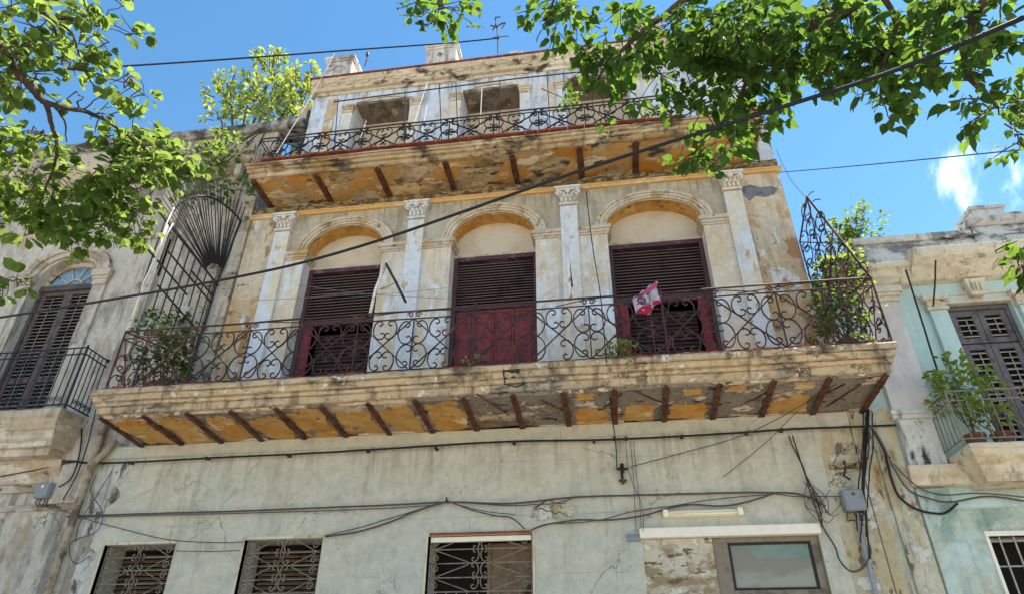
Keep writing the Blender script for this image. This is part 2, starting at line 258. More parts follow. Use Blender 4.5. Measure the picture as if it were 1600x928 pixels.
# ------------------------------------------------------------ builders
loc_of = {}
def tag(o, label=None, cat=None, group=None, kind=None):
    if label: o['label'] = label
    if cat: o['category'] = cat
    if group: o['group'] = group
    if kind: o['kind'] = kind
    return o
def thing(name, loc, label, cat, group=None):
    o = bpy.data.objects.new(name, None); COL.objects.link(o); o.location = loc; o.empty_display_size = .2
    loc_of[o.name] = Vector(loc); return tag(o, label, cat, group)
class MB:
    def __init__(s): s.v = []; s.f = []
    def add(s, vs, fs):
        n = len(s.v); s.v += [tuple(v) for v in vs]; s.f += [tuple(i+n for i in f) for f in fs]; return s
    def box(s, x0, x1, y0, y1, z0, z1):
        return s.add([(x0,y0,z0),(x1,y0,z0),(x1,y1,z0),(x0,y1,z0),(x0,y0,z1),(x1,y0,z1),(x1,y1,z1),(x0,y1,z1)],
            [(0,1,5,4),(1,2,6,5),(2,3,7,6),(3,0,4,7),(4,5,6,7),(3,2,1,0)])
    def prof(s, prof, x0, x1, ret0=0, ret1=0):
        """profile [(y,z)...] closed polygon, extruded along x; ret = mitre (end face shifts with y)"""
        n = len(prof)
        a = [(x0+ret0*p[0], p[0], p[1]) for p in prof]; b = [(x1+ret1*p[0], p[0], p[1]) for p in prof]
        fs = [(i, (i+1) % n, n+(i+1) % n, n+i) for i in range(n)]
        return s.add(a+b, fs+[tuple(range(n))[::-1], tuple(range(n, 2*n))])
    def tube(s, pts, r, n=5, taper=None, flat=None):
        pts = [Vector(p) for p in pts]; k = len(pts)
        if k < 2: return s
        t0 = (pts[1]-pts[0]).normalized(); u = t0.orthogonal().normalized()
        if abs(t0.y) < .9: u = (Vector((0, 1, 0))-t0*t0.y).normalized()
        base = len(s.v); vs = []
        for i, p in enumerate(pts):
            t = (pts[min(i+1, k-1)]-pts[max(i-1, 0)])
            t = t.normalized() if t.length > 1e-9 else t0
            u = (u-t*u.dot(t)); u = u.normalized() if u.length > 1e-6 else t.orthogonal().normalized()
            w_ = t.cross(u)
            rr = r if taper is None else r+(taper-r)*i/(k-1)
            for j in range(n):
                a = 2*PI*(j+.5)/n
                vs.append(p+u*(math.cos(a)*rr)+w_*(math.sin(a)*rr))
        fs = [(i*n+j, i*n+(j+1) % n, (i+1)*n+(j+1) % n, (i+1)*n+j) for i in range(k-1) for j in range(n)]
        fs += [tuple(range(n))[::-1], tuple((k-1)*n+j for j in range(n))]
        return s.add(vs, fs)
    def bar(s, a, b, w, h=None):         # square-section bar
        return s.tube([a, b], w*.707, 4) if h is None else s.tube([a, b], w*.707, 4)
    def lathe(s, c, prof, n=16):
        vs = []; k = len(prof)
        for r, z in prof:
            for j in range(n): a = 2*PI*j/n; vs.append((c[0]+r*math.cos(a), c[1]+r*math.sin(a), c[2]+z))
        fs = [(i*n+j, i*n+(j+1) % n, (i+1)*n+(j+1) % n, (i+1)*n+j) for i in range(k-1) for j in range(n)]
        return s.add(vs, fs+[tuple(range(n))[::-1], tuple((k-1)*n+j for j in range(n))])
    def ball(s, c, r, n=8, m_=5, sq=(1, 1, 1)):
        vs = []
        for i in range(m_+1):
            th = PI*i/m_
            for j in range(n):
                a = 2*PI*j/n; vs.append((c[0]+r*sq[0]*math.sin(th)*math.cos(a), c[1]+r*sq[1]*math.sin(th)*math.sin(a), c[2]+r*sq[2]*math.cos(th)))
        return s.add(vs, [(i*n+j, (i+1)*n+j, (i+1)*n+(j+1) % n, i*n+(j+1) % n) for i in range(m_) for j in range(n)])
    def build(s, name, mat, parent=None, smooth=False, bevel=0, loc=None, label=None):
        me = bpy.data.meshes.new(name)
        if loc is None:
            if parent is not None: loc = loc_of[parent.name]
            else:
                xs = [v[0] for v in s.v]; ys = [v[1] for v in s.v]; zs = [v[2] for v in s.v]
                loc = Vector(((min(xs)+max(xs))/2, (min(ys)+max(ys))/2, min(zs)))
        loc = Vector(loc)
        me.from_pydata([tuple(Vector(v)-loc) for v in s.v], [], s.f); me.update()
        me.materials.append(mat)
        o = bpy.data.objects.new(name, me); COL.objects.link(o)
        if parent is not None: o.parent = parent; o.location = loc-loc_of[parent.name]
        else: o.location = loc
        loc_of[o.name] = loc
        if smooth:
            for p in me.polygons: p.use_smooth = True
        if bevel:
            b = o.modifiers.new('bevel', 'BEVEL'); b.width = bevel; b.segments = 2; b.limit_method = 'ANGLE'
        if label: o['label'] = label
        return o
def dupm(src, name, parent, loc, scale=(1, 1, 1), rot=None):      # a repeated piece sharing its mesh
    o = src.copy(); COL.objects.link(o); o.name = name; o.parent = parent
    o.location = Vector(loc)-loc_of[parent.name]; o.scale = scale
    if rot: o.rotation_euler = rot
    loc_of[o.name] = Vector(loc); return o
def holed(x0, x1, z0, z1, holes, yf, yb):
    """wall slab with rectangular holes, reveals included"""
    xs = sorted({x0, x1, *[h[0] for h in holes], *[h[1] for h in holes]}); zs = sorted({z0, z1, *[h[2] for h in holes], *[h[3] for h in holes]})
    b = MB(); solid = lambda cx, cz: x0 < cx < x1 and z0 < cz < z1 and not any(h[0] < cx < h[1] and h[2] < cz < h[3] for h in holes)
    for i in range(len(xs)-1):
        for j in range(len(zs)-1):
            a, c, e, f = xs[i], xs[i+1], zs[j], zs[j+1]; mx_, mz = (a+c)/2, (e+f)/2
            if not solid(mx_, mz): continue
            b.add([(a,yf,e),(c,yf,e),(c,yf,f),(a,yf,f)], [(0,1,2,3)]); b.add([(a,yb,e),(c,yb,e),(c,yb,f),(a,yb,f)], [(3,2,1,0)])
            if i == 0 or not solid((xs[i-1]+a)/2, mz): b.add([(a,yf,e),(a,yf,f),(a,yb,f),(a,yb,e)], [(0,1,2,3)])
            if i == len(xs)-2 or not solid((c+xs[i+2])/2, mz): b.add([(c,yf,e),(c,yb,e),(c,yb,f),(c,yf,f)], [(0,1,2,3)])
            if j == 0 or not solid(mx_, (zs[j-1]+e)/2): b.add([(a,yf,e),(a,yb,e),(c,yb,e),(c,yf,e)], [(0,1,2,3)])
            if j == len(zs)-2 or not solid(mx_, (f+zs[j+2])/2): b.add([(a,yf,f),(c,yf,f),(c,yb,f),(a,yb,f)], [(0,1,2,3)])
    return b
def arc(cx, zs, rx, rz, n=28, a0=0, a1=PI): return [(cx-rx*math.cos(a0+(a1-a0)*i/n), zs+rz*math.sin(a0+(a1-a0)*i/n)) for i in range(n+1)]
def arch_plate(b, xl, xr, zs, zt, cx, rx, rz, yf, yb, soff=True):
    p = arc(cx, zs, rx, rz)
    P = [(xl, zs)]+p+[(xr, zs)]
    for i in range(len(P)-1):
        (xa, za), (xb, zb) = P[i], P[i+1]
        b.add([(xa,yf,za),(xb,yf,zb),(xb,yf,zt),(xa,yf,zt)], [(0,1,2,3)])
    for i in range(len(p)-1 if soff else 0):
        (xa, za), (xb, zb) = p[i], p[i+1]
        b.add([(xa,yf,za),(xb,yf,zb),(xb,yb,zb),(xa,yb,za)], [(3,2,1,0)])
def ring(b, cx, zs, ri, ro, yf, yb):      # half-ellipse band, ri/ro = (rx, rz)
    pi_ = arc(cx, zs, *ri); po = arc(cx, zs, *ro); n = len(pi_)
    vs = [(x,yf,z) for x,z in pi_]+[(x,yf,z) for x,z in po]+[(x,yb,z) for x,z in po]+[(x,yb,z) for x,z in pi_]
    fs = []
    for i in range(n-1):
        for k in range(4):
            k2 = (k+1) % 4; fs.append((k*n+i, k*n+i+1, k2*n+i+1, k2*n+i))
    b.add(vs, fs+[(0,n,2*n,3*n), (n-1,4*n-1,3*n-1,2*n-1)])
def cscroll(h, n=24, r1=.27, r2=.21, t1=1.75, t2=1.75):
    """C-scroll in the xz plane, opening towards +x, height h, lower curl r1 and upper curl r2 (in heights)"""
    seg = []
    for i in range(n): seg.append((r1*(.16+.84*(i/n)**1.2), t1*PI/n))
    k = 14
    for i in range(k): seg.append((.62, PI*.42/k))
    for i in range(n): seg.append((r2*(1-.84*(i/n)**.85), t2*PI/n))
    tot = sum(a for _, a in seg); th = 0; pts = [(0., 0.)]
    for r_, a in seg:
        th -= a/2; x, z = pts[-1]; pts.append((x+math.cos(th)*r_*a, z+math.sin(th)*r_*a)); th -= a/2
    # rotate so that the middle of the back runs vertically
    m_ = n+k//2; dx, dz = pts[m_+1][0]-pts[m_][0], pts[m_+1][1]-pts[m_][1]; ang = PI/2-math.atan2(dz, dx)
    c, s_ = math.cos(ang), math.sin(ang); pts = [(p[0]*c-p[1]*s_, p[0]*s_+p[1]*c) for p in pts]
    zs_ = [p[1] for p in pts]; H = max(zs_)-min(zs_); xm = min(p[0] for p in pts); zm = (max(zs_)+min(zs_))/2
    return [((p[0]-xm)*h/H, (p[1]-zm)*h/H) for p in pts]
def curl(r, turns=1.3, n=18, tail=.0):
    return [((r*(1-.75*i/n))*math.cos(2*PI*turns*i/n), (r*(1-.75*i/n))*math.sin(2*PI*turns*i/n)) for i in range(n+1)]
# ------------------------------------------------------------ ground
g = MB(); g.add([(-400,-400,0),(400,-400,0),(400,400,0),(-400,400,0)], [(0,1,2,3)]); tag(g.build('ground', M['pave']), kind='structure')
g = MB(); g.add([(-200,-12.6,.004),(200,-12.6,.004),(200,-3.2,.004),(-200,-3.2,.004)], [(0,1,2,3)]); tag(g.build('road', M['ground']), kind='structure')
g = MB(); g.box(-200,200,-3.2,-.02,-.1,.13); tag(g.build('pavement', M['pave']), kind='structure')
g = MB(); g.box(-200,200,-3.36,-3.205,-.1,.137); tag(g.build('kerb', M['pave']), kind='structure')
g = MB(); g.box(-200,200,-16,-12.6,-.1,.13); tag(g.build('pavement', M['pave']), kind='structure')
# ============================================================ CENTRAL HOUSE
H = thing('apartment_house', (-2.5, 1, 0), 'weathered three storey house with peeling ochre balconies and three arched louvred doorways', 'house')
WT = 9.83
wins = [(-7.67,-6.50,2.1,3.66), (-5.40,-4.19,2.1,3.68), (-2.61,-1.12,2.1,3.66), (.38,2.67,.2,3.56)]
holed(-8.36, 2.95, 0, 5.2, wins, 0, .55).build('lower_wall', M['lower'], H)
holed(2.95, 3.42, 0, 5.2, [], .003, .55).build('corner_wall', M['lower_r'], H)
M['strip'] = plaster('cracked_pale_plaster', srgb(190, 188, 182), [(srgb(150, 140, 122), 2.4, .58, .04, VS, .4), (srgb(112, 98, 80), 6, .66, .03, VS, .5)], streak=(srgb(104, 94, 80), 6, .56, .5), cracks=1, bump=.5)
b = MB()
_n = 22; _l = [(-8.18, -.006, 2.9+2.05*i/_n) for i in range(_n+1)]; _r = [(-7.86+.09*math.sin(i*1.3)+random.uniform(-.05,.05)+.12*(i/_n), -.006, 2.9+2.05*i/_n) for i in range(_n+1)]
b.add(_l+_r, [(i, _n+1+i, _n+2+i, i+1) for i in range(_n)]); b.add(_r+[(p[0]+.004, .0, p[2]) for p in _r], [(i, _n+1+i, _n+2+i, i+1) for i in range(_n)])
b.build('cracked_strip', M['strip'], H)
M['greypatch'] = plaster('grey_cement', srgb(118, 118, 122), [(srgb(96, 96, 100), 4, .6, .05, ST, .2)], bump=.3)
b = MB(); _c = [(1158,292),(1172,289),(1188,293),(1205,291),(1216,295),(1210,303),(1196,308),(1180,306),(1172,314),(1163,306)]
_p = [W(x, y, -.008) for x, y in _c]; _n = len(_p); b.add([tuple(p) for p in _p]+[(p.x, 0, p.z) for p in _p], [tuple(range(_n))]+[(i,_n+i,_n+(i+1) % _n,(i+1) % _n) for i in range(_n)]); b.build('cement_patch', M['greypatch'], H)
b = MB(); b.prof([(0,4.98),(-.035,5.0),(-.035,5.19),(0,5.19)], -8.36, 3.42); b.build('string_course', M['lower'], H)
# shell behind the front so that rooms stay dark and the sun comes over the roof
b = MB(); b.box(-6.6, 3.38, 8.9, 9.1, 0, 13.6); b.box(-6.6,-6.4,.56,8.9,0,13.6); b.box(3.2,3.38,.56,8.9,0,13.6); b.box(-6.4,3.2,.56,8.9,13.5,13.6); b.box(-6.4,3.2,.56,8.9,10.2,10.3); b.box(-6.4,3.2,.56,8.9,5.3,5.4)
b.box(-8.36,-8.2,.56,8.9,0,5.5); b.box(-8.2,-6.6,.56,8.9,5.42,5.5)
b.build('shell_wall', M['spandrel'], H)
# middle storey -------------------------------------------------
openings = [(-5.37,-3.85), (-2.55,-1.0), (.28,1.94)]
piers = [(-5.86,-5.37), (-3.85,-2.55), (-1.0,.28), (1.94,2.5)]
pils = [-5.90, -3.24, -.375, 2.53]
b = MB(); b.box(-6.67,-5.87,0,.5,5.2,WT); b.build('end_wall', M['orange'], H); b = MB(); b.box(2.505,3.42,0,.5,5.2,10.05); b.build('end_wall', M['orange'], H)
for a, c in piers:
    b = MB(); b.box(a, c, -.03, .5, 5.2, 8.72); b.build('pier', M['pier'], H)
    b = MB()
    for z0, z1, o in ((8.70,8.74,.03),(8.74,8.80,.05),(8.80,8.88,.075)):
        xl = a-(o if a != -5.86 else 0); xr = c+(o if c != 2.5 else 0)
        b.box(xl, xr, -.03-o*.85, .33-.001*o, z0+.0005, z1)
    b.build('impost', M['stone'], H, bevel=.006)
b = MB()
edges = [-5.87, -3.24, -.37, 2.505]
for k, (a, c) in enumerate(openings):
    cx = (a+c)/2; arch_plate(b, edges[k], edges[k+1], 8.86, WT, cx, (c-a)/2, .58 if k != 2 else .54, 0, .36, False)
b.build('spandrel_wall', M['spandrel'], H)
for k, (a, c) in enumerate(openings):
    cx, rx, rz = (a+c)/2, (c-a)/2, (.58 if k != 2 else .54)
    r_ = MB()
    p = arc(cx, 8.86, rx, rz)
    for i in range(len(p)-1):
        (xa, za), (xb, zb) = p[i], p[i+1]; r_.add([(xa,.001,za),(xb,.001,zb),(xb,.38,zb),(xa,.38,za)], [(3,2,1,0)])
    r_.build('arch_soffit', M['ochre'], H, smooth=True)
    r_ = MB(); ring(r_, cx, 8.885, (rx, rz), (rx+.07, rz+.05), -.035, .002); ring(r_, cx, 8.885, (rx+.07, rz+.05), (rx+.13, rz+.10), -.055, .002); ring(r_, cx, 8.885, (rx+.13, rz+.10), (rx+.2, rz+.155), -.075, .002)
    r_.build('archivolt', M['stone'], H, bevel=.006)
    q = MB(); p = arc(cx, 8.83, rx+.02, rz+.04)
    q.add([(x,.33,z) for x,z in p], [tuple(range(len(p)))]); q.add([(x,.36,z) for x,z in p], [tuple(range(len(p)))[::-1]]); q.box(cx-rx, cx+rx, .325, .4, 8.70, 8.84)
    q.build('lunette_panel', M['cream'], H)
    q = MB(); q.box(cx-rx-.02, cx+rx+.02, .27, .40, 8.64, 8.70); q.build('lunette_sill', M['stone'], H, bevel=.005)
# louvred doors
def scroll_part(): pass
for k, (a, c) in enumerate(openings):
    d = MB(); d.box(a, a+.075, .25, .42, 5.66, 8.64); d.box(c-.075, c, .25, .42, 5.66, 8.64); d.box(a+.075, c-.075, .25, .42, 8.55, 8.64)
    zt = 7.52 if k == 1 else 7.44
    d.box(a+.075, c-.075, .26, .40, zt, zt+.07)
    dd = d.build('louvred_door', M['frame'], H, bevel=.004)
    sm = MB(); wdt = c-a-.154
    sm.add([(-wdt/2,-.022,-.008),(wdt/2,-.022,-.008),(wdt/2,-.020,-.018),(-wdt/2,-.020,-.018),(-wdt/2,.024,.012),(wdt/2,.024,.012),(wdt/2,.026,.002),(-wdt/2,.026,.002)],
        [(0,1,5,4),(3,7,6,2),(0,3,2,1),(4,5,6,7),(0,4,7,3),(1,2,6,5)])
    n = 16; first = None
    for i in range(n):
        z = zt+.10+(8.55-zt-.12)*(i+.3)/n; rr = (random.uniform(-.04,.04), random.uniform(-.0012,.0012), 0)
        lc = Vector(((a+c)/2, .31, z))
        if first is None:
            first = sm.build('slat', M['slat'], dd, loc=(0,0,0)); first.location = lc-loc_of[dd.name]; first.rotation_euler = rr
        else: dupm(first, 'slat', dd, lc, rot=rr)
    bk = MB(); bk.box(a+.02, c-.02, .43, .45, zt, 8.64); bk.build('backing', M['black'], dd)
    if k == 1:
        x = a+.077
        nw = 4; pw = (c-a-.154)/nw
        for i in range(nw):
            pb = MB(); x0 = a+.077+pw*i; pb.box(x0+.004, x0+pw-.004, .30, .34, 5.66, zt-.003)
            for zz in ((5.75,6.4),(6.5,zt-.1)): pb.box(x0+.05, x0+pw-.05, .285, .3, *zz)
            pb.build('door_leaf', M['maroon'], dd, bevel=.006)
    else:
        for x0, x1 in ((a+.077, a+.25), (c-.25 if k == 2 else c-.12, c-.077)):
            pb = MB(); pb.box(x0, x1, .30, .34, 5.66, zt-.003); pb.box(x0+.03, x1-.03, .285, .3, 5.8, zt-.15); pb.build('door_leaf', M['maroon'], dd, bevel=.006)
        pb = MB()
        for z in (5.95, 6.5, 7.05): pb.box(a+.25, c-.12, 1.6, 1.63, z, z+.05)
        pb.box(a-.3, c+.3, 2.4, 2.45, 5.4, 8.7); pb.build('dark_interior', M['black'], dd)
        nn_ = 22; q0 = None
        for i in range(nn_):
            q = MB(); zz_ = 5.75+1.62*i/nn_; q.box(a+.26, c-(.27 if k == 2 else .13), .50+.012*(i % 2), .53, zz_, zz_+.052); q.build('door_shade_slat', M['doorshade'], dd)  # added dark sheet of slats, standing for shade in the open doorway
# pilasters and capitals
def capital(cx, zt, w=.42, h=.40, yf=-.10, parent=H, mat='pilaster'):
    b = MB(); z0 = zt-h
    b.box(cx-w/2-.03, cx+w/2+.03, yf-.09, 0, zt-.05, zt-.001)
    b.box(cx-w/2, cx+w/2, yf-.065, 0, zt-.085, zt-.05)
    b.box(cx-w*.36-.02, cx+w*.36+.02, yf-.035, 0, z0, z0+.04)
    pr = [(cx-w*.34, z0+.04), (cx+w*.34, z0+.04), (cx+w*.36, z0+.2), (cx+w*.46, zt-.085), (cx-w*.46, zt-.085), (cx-w*.36, z0+.2)]
    b.add([(x, yf-.01, z) for x, z in pr]+[(x, 0, z) for x, z in pr], [(0,1,2,3,4,5)]+[(i, 6+i, 6+(i+1) % 6, (i+1) % 6) for i in range(6)])
    for sx in (-1, 1):
        c = curl(.062, 1.4)
        b.tube([(cx+sx*(w*.40)+sx*p[0]*.9, yf-.05, zt-.15+p[1]) for p in c], .017, 5)
        b.tube([(cx+sx*.05, yf-.03, z0+.17), (cx+sx*.07, yf-.05, z0+.24), (cx+sx*(w*.40-.04), yf-.05, zt-.11)], .014, 5)
    b.ball((cx, yf-.075, zt-.10), .055, 8, 5, (1, .5, 1.15))
    for i in range(4):
        x = cx-w*.27+w*.18*i; b.ball((x, yf-.03, z0+.115), .032, 6, 5, (1, .8, 2.0)); b.ball((x, yf-.055, z0+.16), .024, 6, 4, (1.1, 1, .6))
    for i in range(3):
        x = cx-w*.2+w*.2*i; b.ball((x, yf-.03, z0+.2), .03, 6, 5, (1, .8, 1.8)); b.ball((x, yf-.06, z0+.245), .022, 6, 4, (1.1, 1, .6))
    return b.build('capital', M[mat], parent)
for cx in pils:
    b = MB(); b.box(cx-.155, cx+.155, -.10, .004, 5.66, 9.36)
    b.build('pilaster', M['pilaster'], H, bevel=.008); capital(cx, 9.775)
b = MB(); b.prof([(0,WT-.055),(-.05,WT-.05),(-.06,WT-.01),(-.08,WT),(-.08,WT+.03),(0,WT+.03)], -6.7, 3.47); b.build('frieze_moulding', M['tanmould'], H)
b = MB(); b.prof([(.4,WT+.01),(-.04,WT+.03),(-.04,10.05),(.4,10.05)], -6.67, 3.425)
fz = b.build('frieze', M['frieze'], H)
for i in range(150):       # crumbled relief of the frieze
    pass
b = MB()
for i in range(900):
    x = random.uniform(-6.6, 3.3); z = random.uniform(WT+.05, 10.03); r = random.uniform(.006, .014)
    b.ball((x, -.04, z), r, 5, 3, (random.uniform(1, 2.4), .8, random.uniform(.6, 1.2)))
tag(b.build('rubble_relief', M['frieze'], H), kind='stuff')
# ---------------------------------------------------------------- middle balcony
BY = -1.2; BZ = 5.66
b = MB()
fr = [(.02,5.30),(BY+.07,5.30),(BY+.05,5.31),(BY+.05,5.395),(BY+.065,5.40),(BY+.065,5.41),(BY+.02,5.415),(BY+.01,5.455),(BY+.03,5.462),(BY+.03,5.472),(BY-.025,5.478),(BY-.04,5.52),(BY-.05,5.545),(BY-.03,5.55),(BY-.03,5.562),(BY-.08,5.568),(BY-.085,BZ-.03),(BY-.06,BZ),(.02,BZ)]
BX0, BX1 = -7.58, 3.72
def slab_loop(prof, x0, x1, name, mat, parent, side=.7, step=.09, rough_=.005):
    """balcony slab: front profile with side returns; edges uneven and chipped as old plaster is"""
    b = MB(); base = prof[1][0]; n = max(8, int((x1-x0)/step)); ph = [random.uniform(0, 6.28) for _ in range(6)]
    rows = []
    chips = [(random.uniform(x0, x1), random.uniform(.03, .10), random.randrange(1, len(prof)-1)) for _ in range(int((x1-x0)*3))]
    for k, (y, z) in enumerate(prof[1:-1]):
        o = (base-y)*side; row = [(x0-o, .02, z), ]
        for i in range(5): row.append((x0-o+random.uniform(-rough_,rough_)*.6, .02+(y-.02)*(i+.5)/5, z+random.uniform(-rough_,rough_)*.5))
        for i in range(n+1):
            x = x0-o+(x1-x0+2*o)*i/n
            wv = .006*math.sin(x*.9+ph[0])+.003*math.sin(x*3.3+ph[1]); yy = y+random.uniform(-rough_,rough_)*.7+.004*math.sin(x*2.1+ph[2]+k); zz = z+wv+random.uniform(-rough_,rough_)*.6
            for cx_, cr, ck in chips:
                if abs(x-cx_) < cr and abs(k+1-ck) < 2: yy += .022*(1-abs(x-cx_)/cr)
            row.append((x, yy, zz))
        for i in range(5): row.append((x1+o+random.uniform(-rough_,rough_)*.6, y+(.02-y)*(i+.5)/5, z+random.uniform(-rough_,rough_)*.5))
        row.append((x1+o, .02, z)); rows.append(row)
    m_ = len(rows[0])
    b.add([p for r_ in rows for p in r_], [(j*m_+i, j*m_+i+1, (j+1)*m_+i+1, (j+1)*m_+i) for j in range(len(rows)-1) for i in range(m_-1)])
    top, bot = rows[-1], rows[0]; nn = len(rows)
    for row, fl in ((top, 1), (bot, 0)):
        f_ = [(x, y, z) for x, y, z in row]; k_ = [(x, .02, z) for x, y, z in row]
        b.add(f_+k_, [((i, i+1, m_+i+1, m_+i) if fl else (m_+i, m_+i+1, i+1, i)) for i in range(m_-1)])
    return b.build(name, mat, parent)
bal = slab_loop(fr, BX0, BX1, 'middle_balcony_slab', M['slab'], H)
# soffit: sloping sheet a little below the slab bottom
def sheet(b, x0, x1, y0, z0, y1, z1, t=.02):
    b.add([(x0,y0,z0),(x1,y0,z0),(x1,y1,z1),(x0,y1,z1),(x0,y0,z0-t),(x1,y0,z0-t),(x1,y1,z1-t),(x0,y1,z1-t)], [(4,7,6,5),(0,4,5,1),(2,6,7,3),(1,5,6,2),(0,3,7,4),(0,1,2,3)])
b = MB(); nx = 60; ny = 10
def sz(x, y):
    f = (y-0)/(BY+.14); return 5.215+.062*f+.014*math.sin(x*3.1+y*5)+.01*math.sin(x*7.7-y*9)
P_ = [[(BX0+.05+(BX1-BX0-.1)*i/nx, (BY+.14)*j/ny, sz(BX0+.05+(BX1-BX0-.1)*i/nx, (BY+.14)*j/ny)) for i in range(nx+1)] for j in range(ny+1)]
b.add([p for r in P_ for p in r], [(j*(nx+1)+i, (j+1)*(nx+1)+i, (j+1)*(nx+1)+i+1, j*(nx+1)+i+1) for j in range(ny) for i in range(nx)])
b.box(BX0+.05, BX1-.05, BY+.14, -.001, 5.292, 5.2995)
b.prof([(BY+.14,5.26),(BY+.14,5.30),(BY+.11,5.30)], BX0+.05, BX1-.05)
b.build('soffit', M['soffit_base'], bal)
def ragged(x0, x1, y0, y1, zf, n=84, rag=.035):
    P_ = []
    cx_, cy_ = (x0+x1)/2, (y0+y1)/2; p1, p2 = random.uniform(0,6.28), random.uniform(0,6.28)
    for i in range(n):
        a = 2*PI*i/n; k = 1/max(abs(math.cos(a)), abs(math.sin(a)), .01)
        k = min(k, 1.28)*(1-.12*abs(math.sin(a*1.5+p1))-rag*random.random()*2-.06*math.sin(a*4+p2)-.05*math.sin(a*9+p1*2)-.03*math.sin(a*17+p2*3))
        P_.append((cx_+(x1-x0)/2*k*math.cos(a), min(cy_+(y1-y0)/2*k*math.sin(a), -.004)))
    b = MB(); lo = [(x, y, zf(x, y)-.013) for x, y in P_]; up = [(x, y, zf(x, y)+.004) for x, y in P_]
    c_ = (cx_, cy_, zf(cx_, cy_)-.012); N_ = len(lo)
    b.add(lo+up+[c_], [(2*N_, (i+1) % N_, i) for i in range(N_)]+[(i, (i+1) % N_, N_+(i+1) % N_, N_+i) for i in range(N_)]); return b
bays = [-7.53+.6985*i for i in range(17)]
for i in range(16):
    xa, xb = bays[i]+.05, bays[i+1]-.05; w_ = xb-xa
    k = .92 if i < 9 else .62
    if i == 8: continue
    lo_ = random.uniform(-.75, -.62) if i < 9 else random.uniform(-.5,-.3)
    if random.random() < k:
        ragged(xa-.02+random.uniform(0,.08), xb+.02-random.uniform(0,.08), (BY+.30 if i < 9 else BY+.62)+random.uniform(-.06,.1), .03, sz).build('ochre_plaster', M['soffit'], bal)
    if random.random() < .6: 
        u = random.uniform(.1,.5); ragged(xa+w_*u, xa+w_*(u+.45), BY+.2, BY+.2+random.uniform(.15,.35), sz, 48, .06).build('ochre_plaster', M['soffit'], bal)
b0 = None
for i in range(17):
    x = -7.53+.6985*i
    b = MB(); dx = random.uniform(-.01, .01)
    y0, y1 = BY+.10, -.005
    za, zb = 5.262, 5.175
    wdt = .040
    b.add([(x-wdt,y0,za),(x+wdt,y0,za),(x+wdt+dx,y1,zb),(x-wdt+dx,y1,zb),(x-wdt,y0,za-.014),(x+wdt,y0,za-.014),(x+wdt+dx,y1,zb-.014),(x-wdt+dx,y1,zb-.014)], [(4,7,6,5),(0,4,5,1),(2,6,7,3),(1,5,6,2),(0,3,7,4),(0,1,2,3)])
    b.add([(x-.012,y0,za+.02),(x+.012,y0,za+.02),(x+.012+dx,y1,zb+.03),(x-.012+dx,y1,zb+.03),(x-.012,y0,za),(x+.012,y0,za),(x+.012+dx,y1,zb),(x-.012+dx,y1,zb)], [(0,4,5,1),(2,6,7,3),(1,5,6,2),(0,3,7,4)])
    for q in range(5):
        yy = random.uniform(y0, y1); b.ball((x+random.uniform(-.03,.03), yy, 5.24+(-.07)*(yy-y0)/(y1-y0)), .02, 5, 4, (1.2, 1.8, .5))
    b.build('beam', M['rust'], bal)
for p0, p1 in (((745,615),(800,650)),((845,625),(893,645)),((910,655),(972,615)),((990,610),(1055,635)),((1153,632),(1206,608)),((1240,632),(1320,600)),((1260,650),(1345,600)),((590,560),(590,560))):
    if p0 == p1: continue
    def onz(px, py, z): d = ray(px, py); return CAM+d*((z-CAM.z)/d.z)
    A, B_ = onz(*p0, 5.245), onz(*p1, 5.245); mid = (A+B_)/2+Vector((.02,.03,-.01))
    b = MB(); b.tube([A, mid, B_], .012, 5); b.build('rebar', M['rust'], bal)
# loose red tile edging on the balcony floor
x = BX0+.02
while x < BX1-.1:
    l = random.uniform(.16, .3)
    if random.random() < .62:
        b = MB(); b.box(x, min(x+l-.01, BX1), BY-.035+random.uniform(-.01,.02), BY+.15, BZ+.002, BZ+.03+random.uniform(0,.012)); b.build('edge_tile', M['redtile'], bal, bevel=.004)
    x += l
b = MB(); b.box(BX0+.1, BX1-.1, BY+.2, -.11, BZ+.001, BZ+.02); b.build('floor_tiles', M['redtile'], bal)
# spalled chunk near the middle of the slab edge
b = MB()
for i in range(9):
    p = W(790+random.uniform(-6,26), 585+random.uniform(-8,14), BY-.07); b.ball(p, random.uniform(.012,.026), 6, 4, (1.6,.5,.7))
b.tube([W(786,575,BY-.075), W(789,600,BY-.075), W(806,604,BY-.075), W(822,598,BY-.075)], .011, 5); b.build('spalled_edge', M['iron_dark'], bal)
